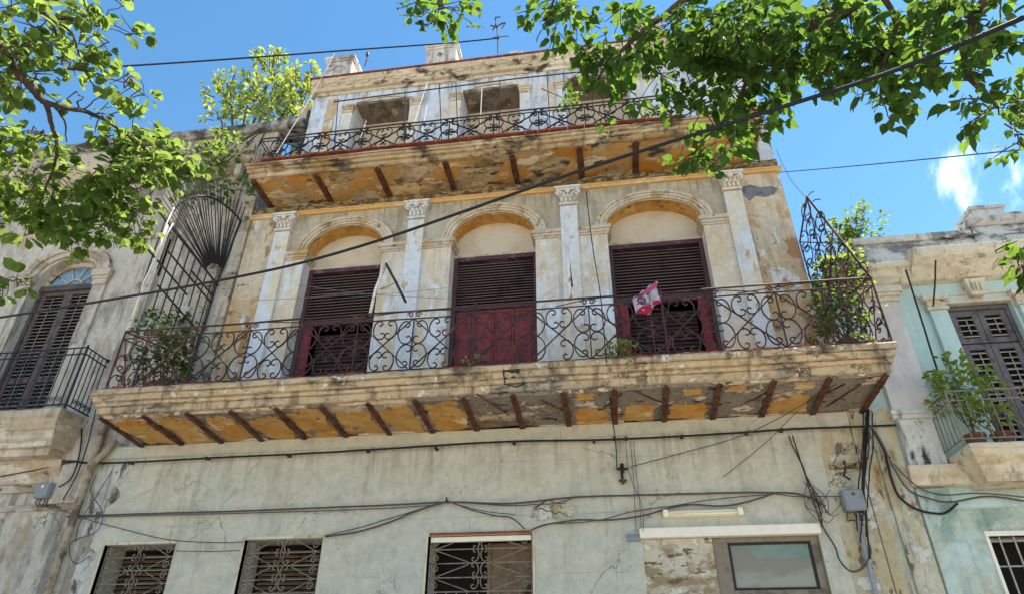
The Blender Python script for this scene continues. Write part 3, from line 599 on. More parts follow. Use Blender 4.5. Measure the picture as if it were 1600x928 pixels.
# railing --------------------------------------------------------
RY = -1.12; Z0, ZM, ZT_ = 5.735, 6.60, 6.735
def railing(x0, x1, y, n, parent, z0, zm, zt, mat, r=.0118, big=.44, small=.36):
    rb = MB()
    for zz_, rr_ in ((z0,.014),(zm,.012),(zt,.017)): rb.tube([(x0+(x1-x0)*i/40, y+.004*math.sin(i*1.1+zz_), zz_+.006*math.sin(i*.55+zz_*3)) for i in range(41)], rr_, 5)
    for xx in (x0, x1): rb.tube([(xx,y,z0-.07),(xx,y,zt)], .016, 6)
    rail = rb.build('railing', mat, parent)
    per = (x1-x0)/n; h = zm-z0
    ca = cscroll(h*big); cb = cscroll(h*small)
    SA = MB(); SA.tube([(p[0],0,p[1]) for p in ca], r, 4); SB = MB(); SB.tube([(p[0],0,p[1]) for p in cb], r, 4)
    SC = MB(); SC.tube([(p[0],0,p[1]) for p in curl((zt-zm)*.36, 1.2)], r*.9, 4)
    SD = MB(); SD.tube([(0,0,0),(per,0,h)], r, 4); SE = MB(); SE.tube([(0,0,-.02),(0,0,h)], r*1.1, 4)
    wa = max(p[0] for p in ca); wb = max(p[0] for p in cb)
    made = {}
    def put(key, mb, name, loc, sc=(1,1,1)):
        if random.random() < .02 and key in 'ab': return
        if key not in made:
            o = mb.build(name, mat, rail, loc=(0,0,0)); made[key] = o; o.location = Vector(loc)-loc_of[rail.name]; o.scale = sc
        else: dupm(made[key], name, rail, loc, sc, rot=(random.uniform(-.03,.03), random.uniform(-.05,.05), random.uniform(-.05,.05)) if key in 'abc' else None)
    for k in range(n):
        cx = x0+per*(k+.5); j = lambda: random.uniform(-.006, .006)
        put('e', SE, 'picket', (cx, y, z0))
        for sx in (-1, 1):
            for sz_ in (-1, 1):
                put('a', SA, 'scroll', (cx-sx*(wa+.012)+j(), y+.002, z0+h*(.5+sz_*.225)+j()), (sx, 1, sz_))
            put('d', SD, 'diagonal_bar', (cx, y-.012*sx, z0 if sx > 0 else z0), (sx, 1, 1)) if not ((k == 0 and sx < 0) or (k == n-1 and sx > 0)) else None
            put('c', SC, 'curl', (cx+sx*.06, y, (zm+zt)/2), (sx, 1, 1))
        for sz_ in (-1, 1):
            if k < n-1:
                bx = cx+per/2
                for sx in (-1, 1): put('b', SB, 'scroll', (bx-sx*(wb+.008)+j(), y+.003, z0+h*(.5+sz_*.30)+j()), (sx, 1, sz_))
    return rail
rl = railing(-7.60, 3.84, RY, 13, H, Z0, ZM, ZT_, M['iron'])
for px, py0, py1 in ((470,500,590),(739,478,577),(1029,470,562)):
    A = W(px+4, py0, RY); b = MB(); b.tube([(A.x, RY-.02, ZT_+.06), (A.x, RY-.02, BZ-.05)], .02, 6); b.build('post', M['iron'], rl)
for (xa, za, xb, zb) in ((-7.3,6.62,-6.2,6.72),(-5.2,6.72,-4.2,6.6),(-4.0,6.61,-3.0,6.72),(-2.6,6.73,-1.6,6.61),(-.6,6.62,.1,6.72),(1.4,6.72,2.3,6.62),(2.0,6.62,3.4,6.73)):
    b = MB(); b.tube([(xa,RY-.015,za),((xa+xb)/2,RY-.02,(za+zb)/2+.012),(xb,RY-.015,zb)], .008, 4); b.build('tie_bar', M['iron'], rl)
# side railings: from each front corner back to the wall, slightly skewed in plan
def plane_scrolls(fr_, bk_, ztop, z0, parent, mat, dx=.26, dz=.30, hh=.30, zr=0):
    d = Vector((bk_[0]-fr_[0], bk_[1]-fr_[1], 0)); Ln = d.length; d.normalize(); fr_ = Vector((fr_[0], fr_[1], 0))
    i = 0; t = dx*.5
    while t < Ln-dx*.3:
        z = z0+hh*.5+(.12 if i % 2 else 0)
        while z+hh*.35 < ztop(t/Ln):
            for sx in (-1, 1):
                if random.random() < .12: continue
                c0 = fr_+d*t+Vector((0,0,z+random.uniform(-.015,.015))); f = random.choice((-1, 1)); h_ = hh*random.uniform(.85,1.1)
                b = MB(); b.tube([c0+d*(sx*(p[0]-.115))+Vector((0,0,f*p[1])) for p in cscroll(h_, n=14)], .0105, 4); b.build('scroll', mat, parent)
            z += dz+random.uniform(-.02,.03)
        t += dx; i += 1
def side_rail(xf, xb, mat):
    rb = MB()
    for z, r_ in ((Z0,.013),(ZM,.011),(ZT_,.016)): rb.tube([(xf,RY,z),(xb,-.02,z)], r_, 5)
    rb.tube([(xb,-.025,Z0),(xb,-.025,ZT_)], .014, 5)
    r = rb.build('side_railing', mat, H)
    plane_scrolls((xf,RY), (xb,-.02), lambda t: ZM, Z0, r, mat)
    for t in (.25,.5,.75):
        p = Vector((xf,RY,0)).lerp(Vector((xb,-.02,0)), t); q = Vector((xf,RY,0)).lerp(Vector((xb,-.02,0)), t-.22); q2 = Vector((xf,RY,0)).lerp(Vector((xb,-.02,0)), t+.22)
        for e_ in (q, q2): b = MB(); b.tube([p+Vector((0,0,Z0)), e_+Vector((0,0,ZM))], .009, 4); b.build('diagonal_bar', mat, r)
    return r
side_rail(-7.60, -7.08, M['iron_red']); side_rail(3.84, 3.45, M['iron'])
foot = Vector((3.84, RY, ZT_)); wl = Vector((3.45, -.02, ZT_)); wt_ = Vector((3.44, -.015, 8.2)); apex = Vector((3.60, -.42, 8.82))
sc_ = MB(); sc_.tube([foot, apex], .02, 5); sc_.tube([wl, wt_, apex], .016, 5)
sc_.tube([apex, wl.lerp(foot,.25), wl.lerp(foot,.3)], .012, 5); sc_.tube([apex.lerp(foot,.45), wl.lerp(foot,.12)], .010, 5); sc_.tube([wt_, apex.lerp(foot,.62), ], .010, 5)
sc_.tube([apex.lerp(foot,.2), wl.lerp(foot,.62)], .012, 5)
scr = sc_.build('scroll_screen', M['iron'], H)
plane_scrolls((3.84,RY), (3.45,-.02), lambda t: (ZT_+(8.82-ZT_)*t/.65 if t < .65 else 8.82-(t-.65)/.35*.62), ZT_+.02, scr, M['iron'], .24, .30, .32)
for a_, b_ in (((1263,306),(1272,300)),((1268,316),(1282,312)),((1283,352),(1306,341))):
    b = MB(); b.tube([W(*a_, -.42), W((a_[0]+b_[0])/2, (a_[1]+b_[1])/2-2, -.42), W(*b_, -.42)], .009, 4); b.build('bent_rod', M['iron'], scr)
# left fan guard
Hb = Vector((-7.03, -.03, 8.31)); E1 = Vector((-7.5, -1.38, 8.95))-Hb; E2 = Vector((-6.88, -.03, 9.76))-Hb
fg = MB(); fg.tube([Hb-E1*.03, Hb+E1*1.05], .022, 5); fg.tube([Hb, Hb+E2], .022, 5)
fg.tube([Hb+E1*.9*math.cos(a)+E2*1.0*math.sin(a) for a in [PI/2*i/20 for i in range(21)]], .022, 5)
fg.tube([Hb+(E1*.9*math.cos(a)+E2*math.sin(a))*.24 for a in [PI/2*i/10 for i in range(11)]], .014, 5)
fg.tube([Hb, Vector((-7.06,-.03,6.7))], .02, 5)
fan = fg.build('fan_guard', M['iron_dark'], H)
for i in range(27):
    a = PI/2*(i+.5)/27; k = 1.2+random.uniform(-.03,.05); dv = E1*.92*math.cos(a)+E2*math.sin(a)
    b = MB(); off = Vector((.012,0,0)); bend = Vector((random.uniform(-.015,.015),)*3)
    b.tube([Hb+dv*.24+off, Hb+dv*.7+off+bend, Hb+dv*k+off], .012, 4, .009); b.build('spike', M['iron_dark'], fan)
for (u, v, rr) in ((.13,.08,.09),(.08,.16,.07),(.19,.15,.06)):
    b = MB(); c0 = Hb+E1*u+E2*v; b.tube([c0+E1.normalized()*p[0]+E2.normalized()*p[1] for p in curl(rr)], .010, 4); b.build('scroll', M['iron_pale'], fan)
b = MB(); dn = Vector((-.12, 0, -1.62))
for i in range(9):
    f = .08+.105*i; p = Hb+E1*f; q = p+Vector((0,0,-(1.55+.0*f))) if i not in (2,7) else p+Vector((0,0,-.9))
    bb = MB(); bb.tube([p, q], .012, 4); bb.build('bar', M['iron_dark'], fan)
for f0, f1, dz in ((.0,.8,-.42),(.35,1.0,-.75),(.1,.75,-1.1),(.02,.4,-.28)):
    bb = MB(); bb.tube([Hb+E1*f0+Vector((0,0,dz)), Hb+E1*f1+Vector((0,0,dz-.02))], .018, 5); bb.build('cross_bar', M['iron_dark'], fan)
# ---------------------------------------------------------------- upper storey
UY = -.92; UX0, UX1 = -6.36, 3.05; UZ = 10.42
pr3 = [(.02,10.11),(UY+.06,10.11),(UY+.04,10.13),(UY+.04,10.21),(UY+.055,10.215),(UY+.055,10.23),(UY,10.24),(UY-.005,10.31),(UY+.015,10.315),(UY+.015,10.33),(UY-.03,10.34),(UY-.035,10.42),(UY-.015,10.425),(UY-.015,10.44),(UY-.06,10.445),(UY-.06,UZ-.02),(UY-.05,UZ),(.02,UZ)]
pr3 = [(y, 10.09+(z-10.11)*.33/.41) for y, z in pr3]; ub = slab_loop(pr3, UX0, UX1, 'upper_balcony_slab', M['slab_up'], H)
bxs = [UX0+.06, -5.05, -3.85, -2.56, -1.32, -.10, .90, 1.95, 2.95]
for i in range(8):
    x0, x1 = bxs[i]+.06, bxs[i+1]-.06
    b = MB(); n1, n2 = 8, 6; vs = []
    for j in range(n2+1):
        for k in range(n1+1):
            x = x0+(x1-x0)*k/n1; y = (UY+.1)*(1-j/n2)-.001
            vs.append((x, y, 10.075-.022*math.sin(PI*k/n1)*0+.012*math.sin(x*4+y*7)+.02*math.sin(PI*k/n1)))
    b.add(vs, [(j*(n1+1)+k, (j+1)*(n1+1)+k, (j+1)*(n1+1)+k+1, j*(n1+1)+k+1) for j in range(n2) for k in range(n1)])
    b.build('soffit_panel', M['soffit_up'], ub)
for x in bxs:
    b = MB(); b.box(x-.05, x+.05, UY+.09, -.035, 10.035, 10.055); b.box(x-.015, x+.015, UY+.09, -.035, 10.055, 10.115); b.build('beam', M['rust'], ub)
x = UX0-.05
while x < UX1:
    l = random.uniform(.2, .4)
    if random.random() < .14: x += l; continue
    b = MB(); b.box(x, min(x+l-.008, UX1+.06), UY-.085+random.uniform(-.01,.02), UY+.1, UZ+.002, UZ+.024+random.uniform(0,.018)); b.build('edge_tile', M['redtile'], ub, bevel=.004); x += l
ur = railing(-6.34, 3.02, UY+.06, 11, H, UZ+.06, UZ+.62, UZ+.70, M['iron_dark'], .013, .52, .46)
for xx in (-6.34, 3.02):
    b = MB()
    for z in (UZ+.06, UZ+.62, UZ+.70): b.tube([(xx,UY+.06,z),(xx,-.01,z)], .013, 4)
    for i in range(9):
        y = UY+.1+.09*i; b.tube([(xx,y,UZ+.06),(xx,y+(.09 if i % 2 else -.05),UZ+.62)], .009, 4)
    b.build('side_rail', M['iron_dark'], ur)
af = MB(); af.tube([(-4.95,UY+.03,11.94),(-1.2,UY+.03,12.0),(1.3,UY+.03,11.96)], .014, 5)
aw = af.build('awning_frame', M['iron_dark'], H)
for x, lean, zt in ((-4.85,.12,12.02),(-3.45,.1,12.02),(-2.75,.12,12.1),(-2.42,.10,12.1),(-1.55,.0,12.0),(-.62,.02,12.1),(-.3,.03,12.0),(.4,0,12.0)):
    b = MB(); b.tube([(x+lean,UY+.05,UZ+.05),(x-lean*.2,UY+.04,zt)], .011, 4); b.build('rod', M['iron_dark'], aw)
for a_, b_ in (((667,165),(660,205)),((668,128),(640,215)),((753,138),(750,200)),((572,190),(563,215))):
    b = MB(); b.tube([W(*a_,-.8), W(*b_,-.8)], .010, 4); b.build('pale_rod', M['pole'], aw)
tops = [(-4.93,-3.66), (-2.52,-1.28), (-.28,.98)]
holed(-5.95, 3.42, 10.05, 13.25, [(a,c,10.3,12.9) for a,c in tops], 0, .7).build('top_wall', M['topwall'], H)
for a, c in tops:
    b = MB(); b.box(a-.01, c+.01, .02, .68, 12.84, 12.902); b.build('lintel_soffit', M['dark_lintel'], H)
    p = arc((a+c)/2, 12.9, (c-a)/2-.15, .10, 12); q = MB(); ring(q, (a+c)/2, 12.88, ((c-a)/2-.25,.07), ((c-a)/2-.12,.13), -.03, .002); q.build('segmental_moulding', M['stone'], H)
    q = MB(); q.box(a, c, .62, .7, 10.3, 12.84); q.build('blocked_opening', M['cream'], H)
    for cx in (a-.12, c+.12):
        b = MB(); b.box(cx-.11, cx+.11, -.07, .002, 10.53, 12.52)
        for i in range(3): b.box(cx-.075+.06*i, cx-.045+.06*i, -.078, -.07, 10.6, 12.45)
        b.build('top_pilaster', M['pilaster'], H)
        b = MB(); b.box(cx-.15, cx+.15, -.12, 0, 12.68, 12.74); b.box(cx-.13, cx+.13, -.10, 0, 12.62, 12.68); b.box(cx-.12,cx+.12,-.085,0,12.525,12.62); b.build('top_capital', M['stone'], H, bevel=.008)
b = MB(); b.box(-5.60,-5.36,-.004,.1,10.8,13.1); b.build('bare_plaster_patch', M['orange'], H)
b = MB()
b.prof([(.5,13.2),(-.02,13.2),(-.04,13.23),(-.04,13.27),(-.02,13.275),(-.02,13.285),(-.09,13.30),(-.12,13.36),(-.12,13.37),(-.10,13.375),(-.10,13.45),(-.15,13.47),(-.19,13.53),(-.19,13.595),(.5,13.595)], -6.0, 3.55)
b.build('cornice', M['cornice'], H, bevel=.004)
for i in range(26):
    x = -5.9+.36*i; b = MB(); b.box(x, x+.16, -.135, -.09, 13.375, 13.455); b.build('dentil', M['cornice'], H)
b = MB()
for i in range(60):
    x = random.uniform(-5.9, 3.3); b.ball((x, -.03, 13.2+random.uniform(-.02,.01)), random.uniform(.02,.05), 5, 4, (2, .5, .5))
tag(b.build('crumbling_edge', M['cornice'], H), kind='stuff')
b = MB(); b.box(-1.52,-1.22,-.05,.4,13.64,13.93); b.build('broken_pier', M['roofpier'], H, bevel=.02)
x = -6.04
while x < 3.5:
    l = random.uniform(.3,.5); b = MB(); b.box(x, min(x+l-.006,3.56), -.225+random.uniform(0,.012), .5, 13.60, 13.635); b.build('cornice_tile', M['redtile'], H); x += l
b = MB(); b.box(-5.9, 3.4, .2, .5, 13.64, 13.75); b.build('parapet', M['topwall'], H)
for (x0, x1) in ((-5.80,-5.17), (-3.42,-2.72), (1.2,1.85)):
    b = MB(); b.box(x0, x1, -.06, .45, 13.64, 14.30); b.box(x0-.05, x1+.05, -.11, .5, 14.36, 14.45); b.box(x0-.03,x1+.03,-.085,.47,14.30,14.36)
    cx = (x0+x1)/2
    ring(b, cx, 14.02, (.12,.1), (.16,.14), -.08, -.055); b.box(cx-.16, cx-.12, -.08, -.055, 13.75, 14.02); b.box(cx+.12, cx+.16, -.08, -.055, 13.75, 14.02); b.box(cx-.16, cx+.16, -.08,-.055,13.70,13.75)
    b.build('parapet_pier', M['roofpier'], H, bevel=.008)
# ---------------------------------------------------------------- lower windows
def grille(b_, x0, x1, z1, y, zlow):
    cx = (x0+x1)/2; rows = [z1-.16-.165*i for i in range(3)]
    return rows
for k, (x0, x1, z0, z1) in enumerate(wins[:3]):
    fb = MB(); fb.box(x0-.035, x0+.0, -.012, .12, z0, z1+.03); fb.box(x0, x1+.0, -.012, .12, z1-.01, z1+.03)
    if k == 2: fb.box(x1, x1+.03, -.02, .1, z0, z1+.03)
    wn = fb.build('window', M['rtrim'], H, bevel=.004)
    if k == 2:
        q = MB(); q.box(x0+.02, x1-.01, -.034, -.026, z1-.01, z1+.025); q.build('red_lintel_strip', M['redtile'], wn)
        q = MB(); q.box(x0+.03, x1-.02, .03, .09, z1-.09, z1-.025); q.build('head_board', M['whitepaint'], wn)
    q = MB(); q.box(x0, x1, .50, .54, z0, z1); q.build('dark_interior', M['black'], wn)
    if k < 2:
        n = 15
        for i in range(n):
            z = z1-.12-.062*i
            q = MB(); q.add([(x0+.12,.34,z-.02),(x1-.05,.34,z-.02),(x1-.05,.40,z+.024),(x0+.12,.40,z+.024),(x0+.12,.345,z-.028),(x1-.05,.345,z-.028),(x1-.05,.405,z+.016),(x0+.12,.405,z+.016)], [(0,1,2,3),(4,7,6,5),(0,4,5,1),(3,2,6,7)])
            q.build('slat', M['brownpanel'], wn)
    else:
        q = MB(); q.box(x0+.85, x1-.02, .36, .40, z0, z1-.06); q.box(x0+.80, x0+.85, .33, .41, z0, z1-.06); q.build('shutter_board', M['brownpanel'], wn)
    gy = .05; gb = MB(); cx = (x0+x1)/2; rows = [z1-.19-.185*i for i in range(3)]; zb = z1-.74
    for z in rows+[zb]: gb.tube([(x0+.02,gy,z),(x1-.02,gy,z)], .010, 4)
    for xx in (x0+.03, x1-.02): gb.tube([(xx,gy,z0),(xx,gy,z1-.03)], .010, 4)
    gr = gb.build('grille', M['iron_pale'], wn)
    zz = [z1-.03]+rows+[zb]
    for i in range(2):
        zc = zz[1+2*i] if i == 0 else zz[3]
        for sx in (-1, 1):
            for (za, zb2) in ((zc, zc+.17), (zc, zc-.17)):
                b = MB(); b.tube([(cx+sx*.16, gy+.012, zb2), (cx+sx*(x1-cx-.08), gy+.012, za)], .008, 4); b.build('diagonal_bar', M['iron_pale'], gr)
    for zc in (rows[0], rows[2]+.02):
        for sx in (-1, 1):
            for s2 in (-1, 1):
                b = MB(); b.tube([(cx+sx*(.015+p[0]), gy-.012, zc+s2*(.082+.0)+s2*(-p[1])) for p in cscroll(.17, n=12)], .009, 4); b.build('scroll', M['iron_pale'], gr)
    for sx in (-1, 1):
        for zc in (rows[0]+.09, rows[1]+.07, rows[1]-.07, rows[2]-.1):
            b = MB(); xx = cx+sx*(x1-cx-.11); b.tube([(xx+sx*p[0], gy-.012, zc+p[1]) for p in curl(.055)], .008, 4); b.build('curl', M['iron_pale'], gr)
    i = 0; xx = x0+.14
    while xx < x1-.05:
        b = MB(); b.tube([(xx,gy,z0),(xx,gy,zb)], .008, 4); b.build('bar', M['iron_pale'], gr); xx += .145
# shop opening
x0, x1 = .38, 2.67
b = MB(); b.box(x0-.03, x1+.03, -.07, .10, 3.535, 3.665); sh = b.build('shop_lintel', M['whitepaint'], H, bevel=.012)
b = MB(); b.box(x0, 1.30, .03, .3, .2, 3.53); b.build('blocked_doorway', M['infill'], H)
fx0, fx1 = 1.30, 2.665
b = MB(); b.box(fx0, fx0+.20, .06, .16, .2, 3.53); b.box(fx1-.10, fx1, .06, .16, .2, 3.53); b.box(fx0+.20, fx1-.10, .06, .16, 3.47, 3.53); b.box(fx0+.2, fx1-.1, .055, .165, 2.72, 2.88)
sw = b.build('shop_window', M['shopframe'], H, bevel=.006)
b = MB(); b.box(fx0+.205, fx0+.235, .08, .14, 2.88, 3.47); b.box(fx1-.13, fx1-.102, .08, .14, 2.88, 3.47); b.box(fx0+.235, fx1-.13, .08, .14, 2.882, 2.91); b.box(fx0+.235, fx1-.13, .08, .14, 3.44, 3.468); b.build('sash', M['iron_dark'], sw)
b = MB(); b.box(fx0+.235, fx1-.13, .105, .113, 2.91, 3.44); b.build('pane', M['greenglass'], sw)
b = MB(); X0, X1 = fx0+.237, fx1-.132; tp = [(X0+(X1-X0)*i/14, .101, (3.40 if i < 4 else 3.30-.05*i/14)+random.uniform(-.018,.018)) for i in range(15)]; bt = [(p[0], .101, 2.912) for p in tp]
b.add(tp+bt, [(i, 15+i, 16+i, i+1) for i in range(14)]); b.add([(p[0], .104, p[2]) for p in tp]+[(p[0], .104, p[2]) for p in bt], [(i, i+1, 16+i, 15+i) for i in range(14)]); b.build('reflection_sheet', M['shopglass'], sw)  # ragged beige sheet: lower part of the reflection painted over the pane
b = MB(); b.box(fx0+.2, fx1-.1, .1, .14, .2, 2.72); b.build('lower_panel', M['brownpanel'], sw)
b = MB(); p = W(988,764,0)
b.build if False else None
# ============================================================ LEFT HOUSE
LH = thing('left_house', (-11, 1, 0), 'grey stained house on the left with arched shuttered balcony door behind the tree', 'house')
LD = (-11.02, -9.68)
holed(-16, -8.37, 0, 8.64, [(LD[0],LD[1],5.72,8.64), (-9.98-1.2,-9.42-.2,1.6,4.0)], -.0, .5)
b = holed(-16, -8.37, 0, 8.64, [(LD[0],LD[1],5.72,8.64), (-11.4,-9.62,1.9,4.08)], 0, .5)
b.box(-16,-8.37,.0,.5,9.52,11.4)
arch_plate(b, -16, -8.37, 8.64, 9.52, (LD[0]+LD[1])/2, .67, .62, 0, .3)
b.build('wall', M['left'], LH)
b = MB(); b.box(-8.37,-6.68,.06,.5,5.2,11.6); b.box(-16,-8.37,.501,.6,0,11.4); b.build('side_wall', M['left'], LH)
b = MB(); b.box(-7.35,-7.12,-.02,.06,5.66,11.5); b.box(-6.92,-6.70,-.04,.06,5.66,10.9); b.build('pilaster_strip', M['left_trim'], LH, bevel=.01)
b = MB(); b.box(-9.0,-8.37,-.06,0,4.3,9.5); b.box(-9.05,-8.3,-.1,0,9.5,9.62); b.build('corner_pilaster', M['left'], LH, bevel=.01)
b = MB(); b.box(-16,-6.7,8,8.2,0,12.4); b.box(-16,-6.7,.6,8,12.0,12.1); b.box(-16,-15.8,.6,8,0,12.1); b.build('shell_wall', M['left'], LH)
b = MB(); b.prof([(.06,11.1),(-.05,11.12),(-.08,11.2),(-.2,11.3),(-.3,11.42),(-.34,11.55),(-.34,11.62),(.5,11.62),(.5,11.1)], -16, -6.85); b.build('cornice', M['left_trim'], LH, bevel=.01)
b = MB(); b.prof([(.0,9.84),(-.06,9.86),(-.12,9.95),(-.12,10.02),(0,10.06)], -16, -10.95); b.build('hood_moulding', M['left_trim'], LH)
b = MB(); b.box(-16,-6.6,-.02,.3,11.62,12.22); b.build('parapet', M['left'], LH)
b = MB(); b.prof([(.35,12.22),(-.10,12.22),(-.18,12.30),(-.18,12.40),(.35,12.46)], -16, -5.97); b.build('parapet_coping', M['left_top'], LH)
for i in range(7):
    x = -12.9+.95*i; b = MB(); b.box(x, x+.13, -.26, -.0, 10.86, 11.14); b.ball((x+.065,-.2,10.9), .07, 6, 4, (.9,1,1)); b.build('bracket', M['left_trim'], LH, bevel=.01)
cx = (LD[0]+LD[1])/2
b = MB(); ring(b, cx, 8.86, (.67,.41), (.80,.52), -.05, .002); ring(b, cx, 8.86, (.8,.52), (.93,.63), -.09, .002); b.build('archivolt', M['left_trim'], LH, bevel=.008)
for sx in (-1, 1):
    b = MB(); xx = cx+sx*.83; b.box(xx-.17, xx+.17, -.10, 0, 8.62, 8.68); b.box(xx-.20, xx+.20, -.13, 0, 8.68, 8.83); b.box(xx-.15,xx+.15,-.08,0,8.50,8.62); b.build('impost', M['left_trim'], LH, bevel=.01)
    b = MB(); b.box(xx-.14, xx+.14, -.05, .0, 5.72, 8.50); b.build('jamb_pilaster', M['left'], LH, bevel=.01)
p = arc(cx, 8.70, .66, .55); b = MB(); b.add([(x,.24,z) for x,z in p], [tuple(range(len(p)))]); fl = b.build('fanlight', M['fanglass'], LH)
b = MB(); ring(b, cx, 8.70, (.56,.46), (.67,.57), .19, .26); ring(b, cx, 8.7, (.17,.14), (.2,.17), .2, .245)
for a in (35,70,105,140): a = math.radians(a); b.tube([(cx-.18*math.cos(a),.22,8.7+.15*math.sin(a)),(cx-.6*math.cos(a),.22,8.7+.5*math.sin(a))], .014, 4)
b.build('fanlight_bars', M['left_trim'], fl)
b = MB(); b.box(LD[0], LD[1], .14, .3, 8.58, 8.70); b.box(LD[0],LD[0]+.07,.16,.3,5.72,8.58); b.box(LD[1]-.07,LD[1],.16,.3,5.72,8.58); b.build('door_frame', M['brownwood'], LH, bevel=.006)
def shutter(parent, x0, x1, z0, z1, y, rails, mat, smat, sp=.075, name='shutter'):
    st = .085
    b = MB(); b.box(x0, x0+st, y, y+.05, z0, z1); b.box(x1-st, x1, y, y+.05, z0, z1)
    rz = [z0]+list(rails)+[z1-st]
    for z in rz: b.box(x0+st, x1-st, y+.002, y+.048, z, z+st)
    s = b.build(name, mat, parent, bevel=.004)
    bk = MB(); bk.box(x0+.02, x1-.02, y+.08, y+.09, z0, z1); bk.build('backing', M['black'], s)
    sm = MB(); wd = (x1-x0)/2-st; sm.add([(-wd,-.024,-.018),(wd,-.024,-.018),(wd,-.018,-.026),(-wd,-.018,-.026),(-wd,.024,.022),(wd,.024,.022),(wd,.030,.014),(-wd,.030,.014)], [(0,1,5,4),(3,7,6,2),(0,3,2,1),(4,5,6,7)])
    first = None
    for i in range(len(rz)-1):
        a, c = rz[i]+st, rz[i+1]; n = max(1, int((c-a)/sp)); 
        for j in range(n):
            z = a+(c-a)*(j+.5)/n; lc = Vector(((x0+x1)/2, y+.025, z)); rr = (random.uniform(-.12,.06), 0, 0)
            if first is None: first = sm.build('slat', smat, s, loc=(0,0,0)); first.location = lc-loc_of[s.name]; first.rotation_euler = rr
            else: dupm(first, 'slat', s, lc, rot=rr)
    b = MB(); xm = (x0+x1)/2; b.tube([(xm,y-.012,z0+.15),(xm,y-.012,z1-.15)], .007, 4); b.build('tilt_rod', smat, s)
    return s
shutter(LH, LD[0]+.075, cx-.003, 5.74, 8.575, .19, (6.6,), M['brownwood'], M['slatgrey'])
shutter(LH, cx+.003, LD[1]-.075, 5.74, 8.575, .19, (6.6,), M['brownwood'], M['slatgrey'])
# left balcony
LB0, LB1, LY = -14.0, -8.62, -.66
prl = [(.02,5.12),(LY+.20,5.12),(LY+.20,5.2),(LY+.12,5.24),(LY+.12,5.36),(LY+.08,5.38),(LY+.03,5.44),(LY+.03,5.52),(LY-.02,5.56),(LY-.02,5.66),(LY,5.69),(.02,5.69)]
lbs = slab_loop(prl, LB0+.2, LB1-.22, 'left_balcony_slab', M['left_slab'], LH)
b = MB(); b.box(-13.8,-8.92,LY+.3,0,5.00,5.119); b.build('balcony_soffit', M['left_slab'], lbs)
b = MB(); b.prof([(0,4.62),(-.04,4.66),(-.12,4.98),(-.14,5.0),(0,5.0)], -16, -8.85); b.build('cove', M['left_slab'], LH)
b = MB(); b.box(-16,-8.37,-.03,0,4.20,4.30); b.box(-16,-8.37,-.05,0,4.5,4.62); b.build('string_course', M['left_trim'], LH, bevel=.006)
LRX = LB1-.08; rb = MB(); ly = LY+.06
for z in (5.76, 6.68, 6.80): rb.tube([(LB0,ly,z),(LRX,ly,z)], .014, 4); rb.tube([(LRX,ly,z),(LRX,-.05,z)], .014, 4)
rb.tube([(LRX,ly,5.69),(LRX,ly,6.84)], .02, 5); rb.ball((LRX,-.07,6.80), .035)
lr = rb.build('railing', M['iron_dark'], LH)
for i in range(22):
    x = LRX-.11-.13*i; b = MB(); b.tube([(x,ly,5.76),(x,ly,6.80)], .009, 4); b.build('bar', M['iron_dark'], lr)
    if i % 1 == 0 and i < 14:
        b = MB(); b.tube([(x-.065+p[0],ly,5.86+p[1]) for p in curl(.05)], .007, 4); b.build('curl', M['iron_dark'], lr)
for i in range(5):
    y = ly+.10+.10*i; b = MB(); b.tube([(LRX,y,5.76),(LRX,y,6.80)], .009, 4); b.build('bar', M['iron_dark'], lr)
    b = MB(); b.tube([(LRX,y+.04+p[0]*.8,5.86+p[1]) for p in curl(.05)], .007, 4); b.build('curl', M['iron_dark'], lr)
b = MB(); b.box(-11.42,-9.60,-.02,.1,4.02,4.10); b.box(-9.66,-9.60,-.02,.1,1.9,4.02); wd = b.build('window', M['left_trim'], LH, bevel=.006)
b = MB(); b.box(-11.4,-9.62,.4,.44,1.9,4.08); b.build('dark_interior', M['brownpanel'], wd)
for i in range(9):
    b = MB(); x = -11.3+.2*i; b.tube([(x,.08,1.9),(x,.08,4.02)], .013, 4); b.build('bar', M['iron_pale'], wd)
for z in (3.0, 3.4, 3.8):
    b = MB(); b.tube([(-11.4,.09,z),(-9.66,.09,z)], .013, 4); b.build('cross_bar', M['iron_pale'], wd)
# ============================================================ RIGHT HOUSE
RH = thing('right_house', (6.5, 1, 0), 'pale aqua house on the right with grey shuttered door and plants on its balcony', 'house')
RD = (5.28, 6.2)
b = holed(3.62, 12, 3.80, 7.5, [(RD[0],RD[1],4.45,6.86)], 0, .5); b.build('wall', M['aqua'], RH)
b = holed(3.62, 12, 0, 3.80, [(4.70,6.5,1.5,3.45)], -.01, .5); b.build('lower_wall', M['aqua_low'], RH)
b = MB(); b.box(3.43,3.66,-.008,.5,0,7.3); b.box(3.66,3.98,-.05,-.001,0,5.2); b.build('party_wall', M['lower_r'], RH, bevel=.01)
b = MB(); b.box(3.425,12,8,8.2,0,8); b.box(3.425,12,.5,8,7.6,7.7); b.box(11.8,12,.5,8,0,7.6); b.box(3.425,12,.502,.6,0,7.3); b.build('shell_wall', M['aqua'], RH)
b = MB(); b.box(4.02,4.58,-.08,0,5.14,6.92); b.build('white_pier', M['wpier'], RH, bevel=.01)
b = MB(); b.box(3.98,4.62,-.11,0,6.92,6.97); b.box(3.96,4.64,-.13,0,7.0,7.05); b.box(3.94,4.68,-.16,0,7.05,7.16); b.box(3.99,4.61,-.10,0,6.97,7.0); b.build('pier_capital', M['rtrim'], RH, bevel=.01)
b = MB(); b.box(4.02,4.50,-.09,0,4.36,5.02); b.build('pier_plinth', M['rplinth'], RH, bevel=.01)
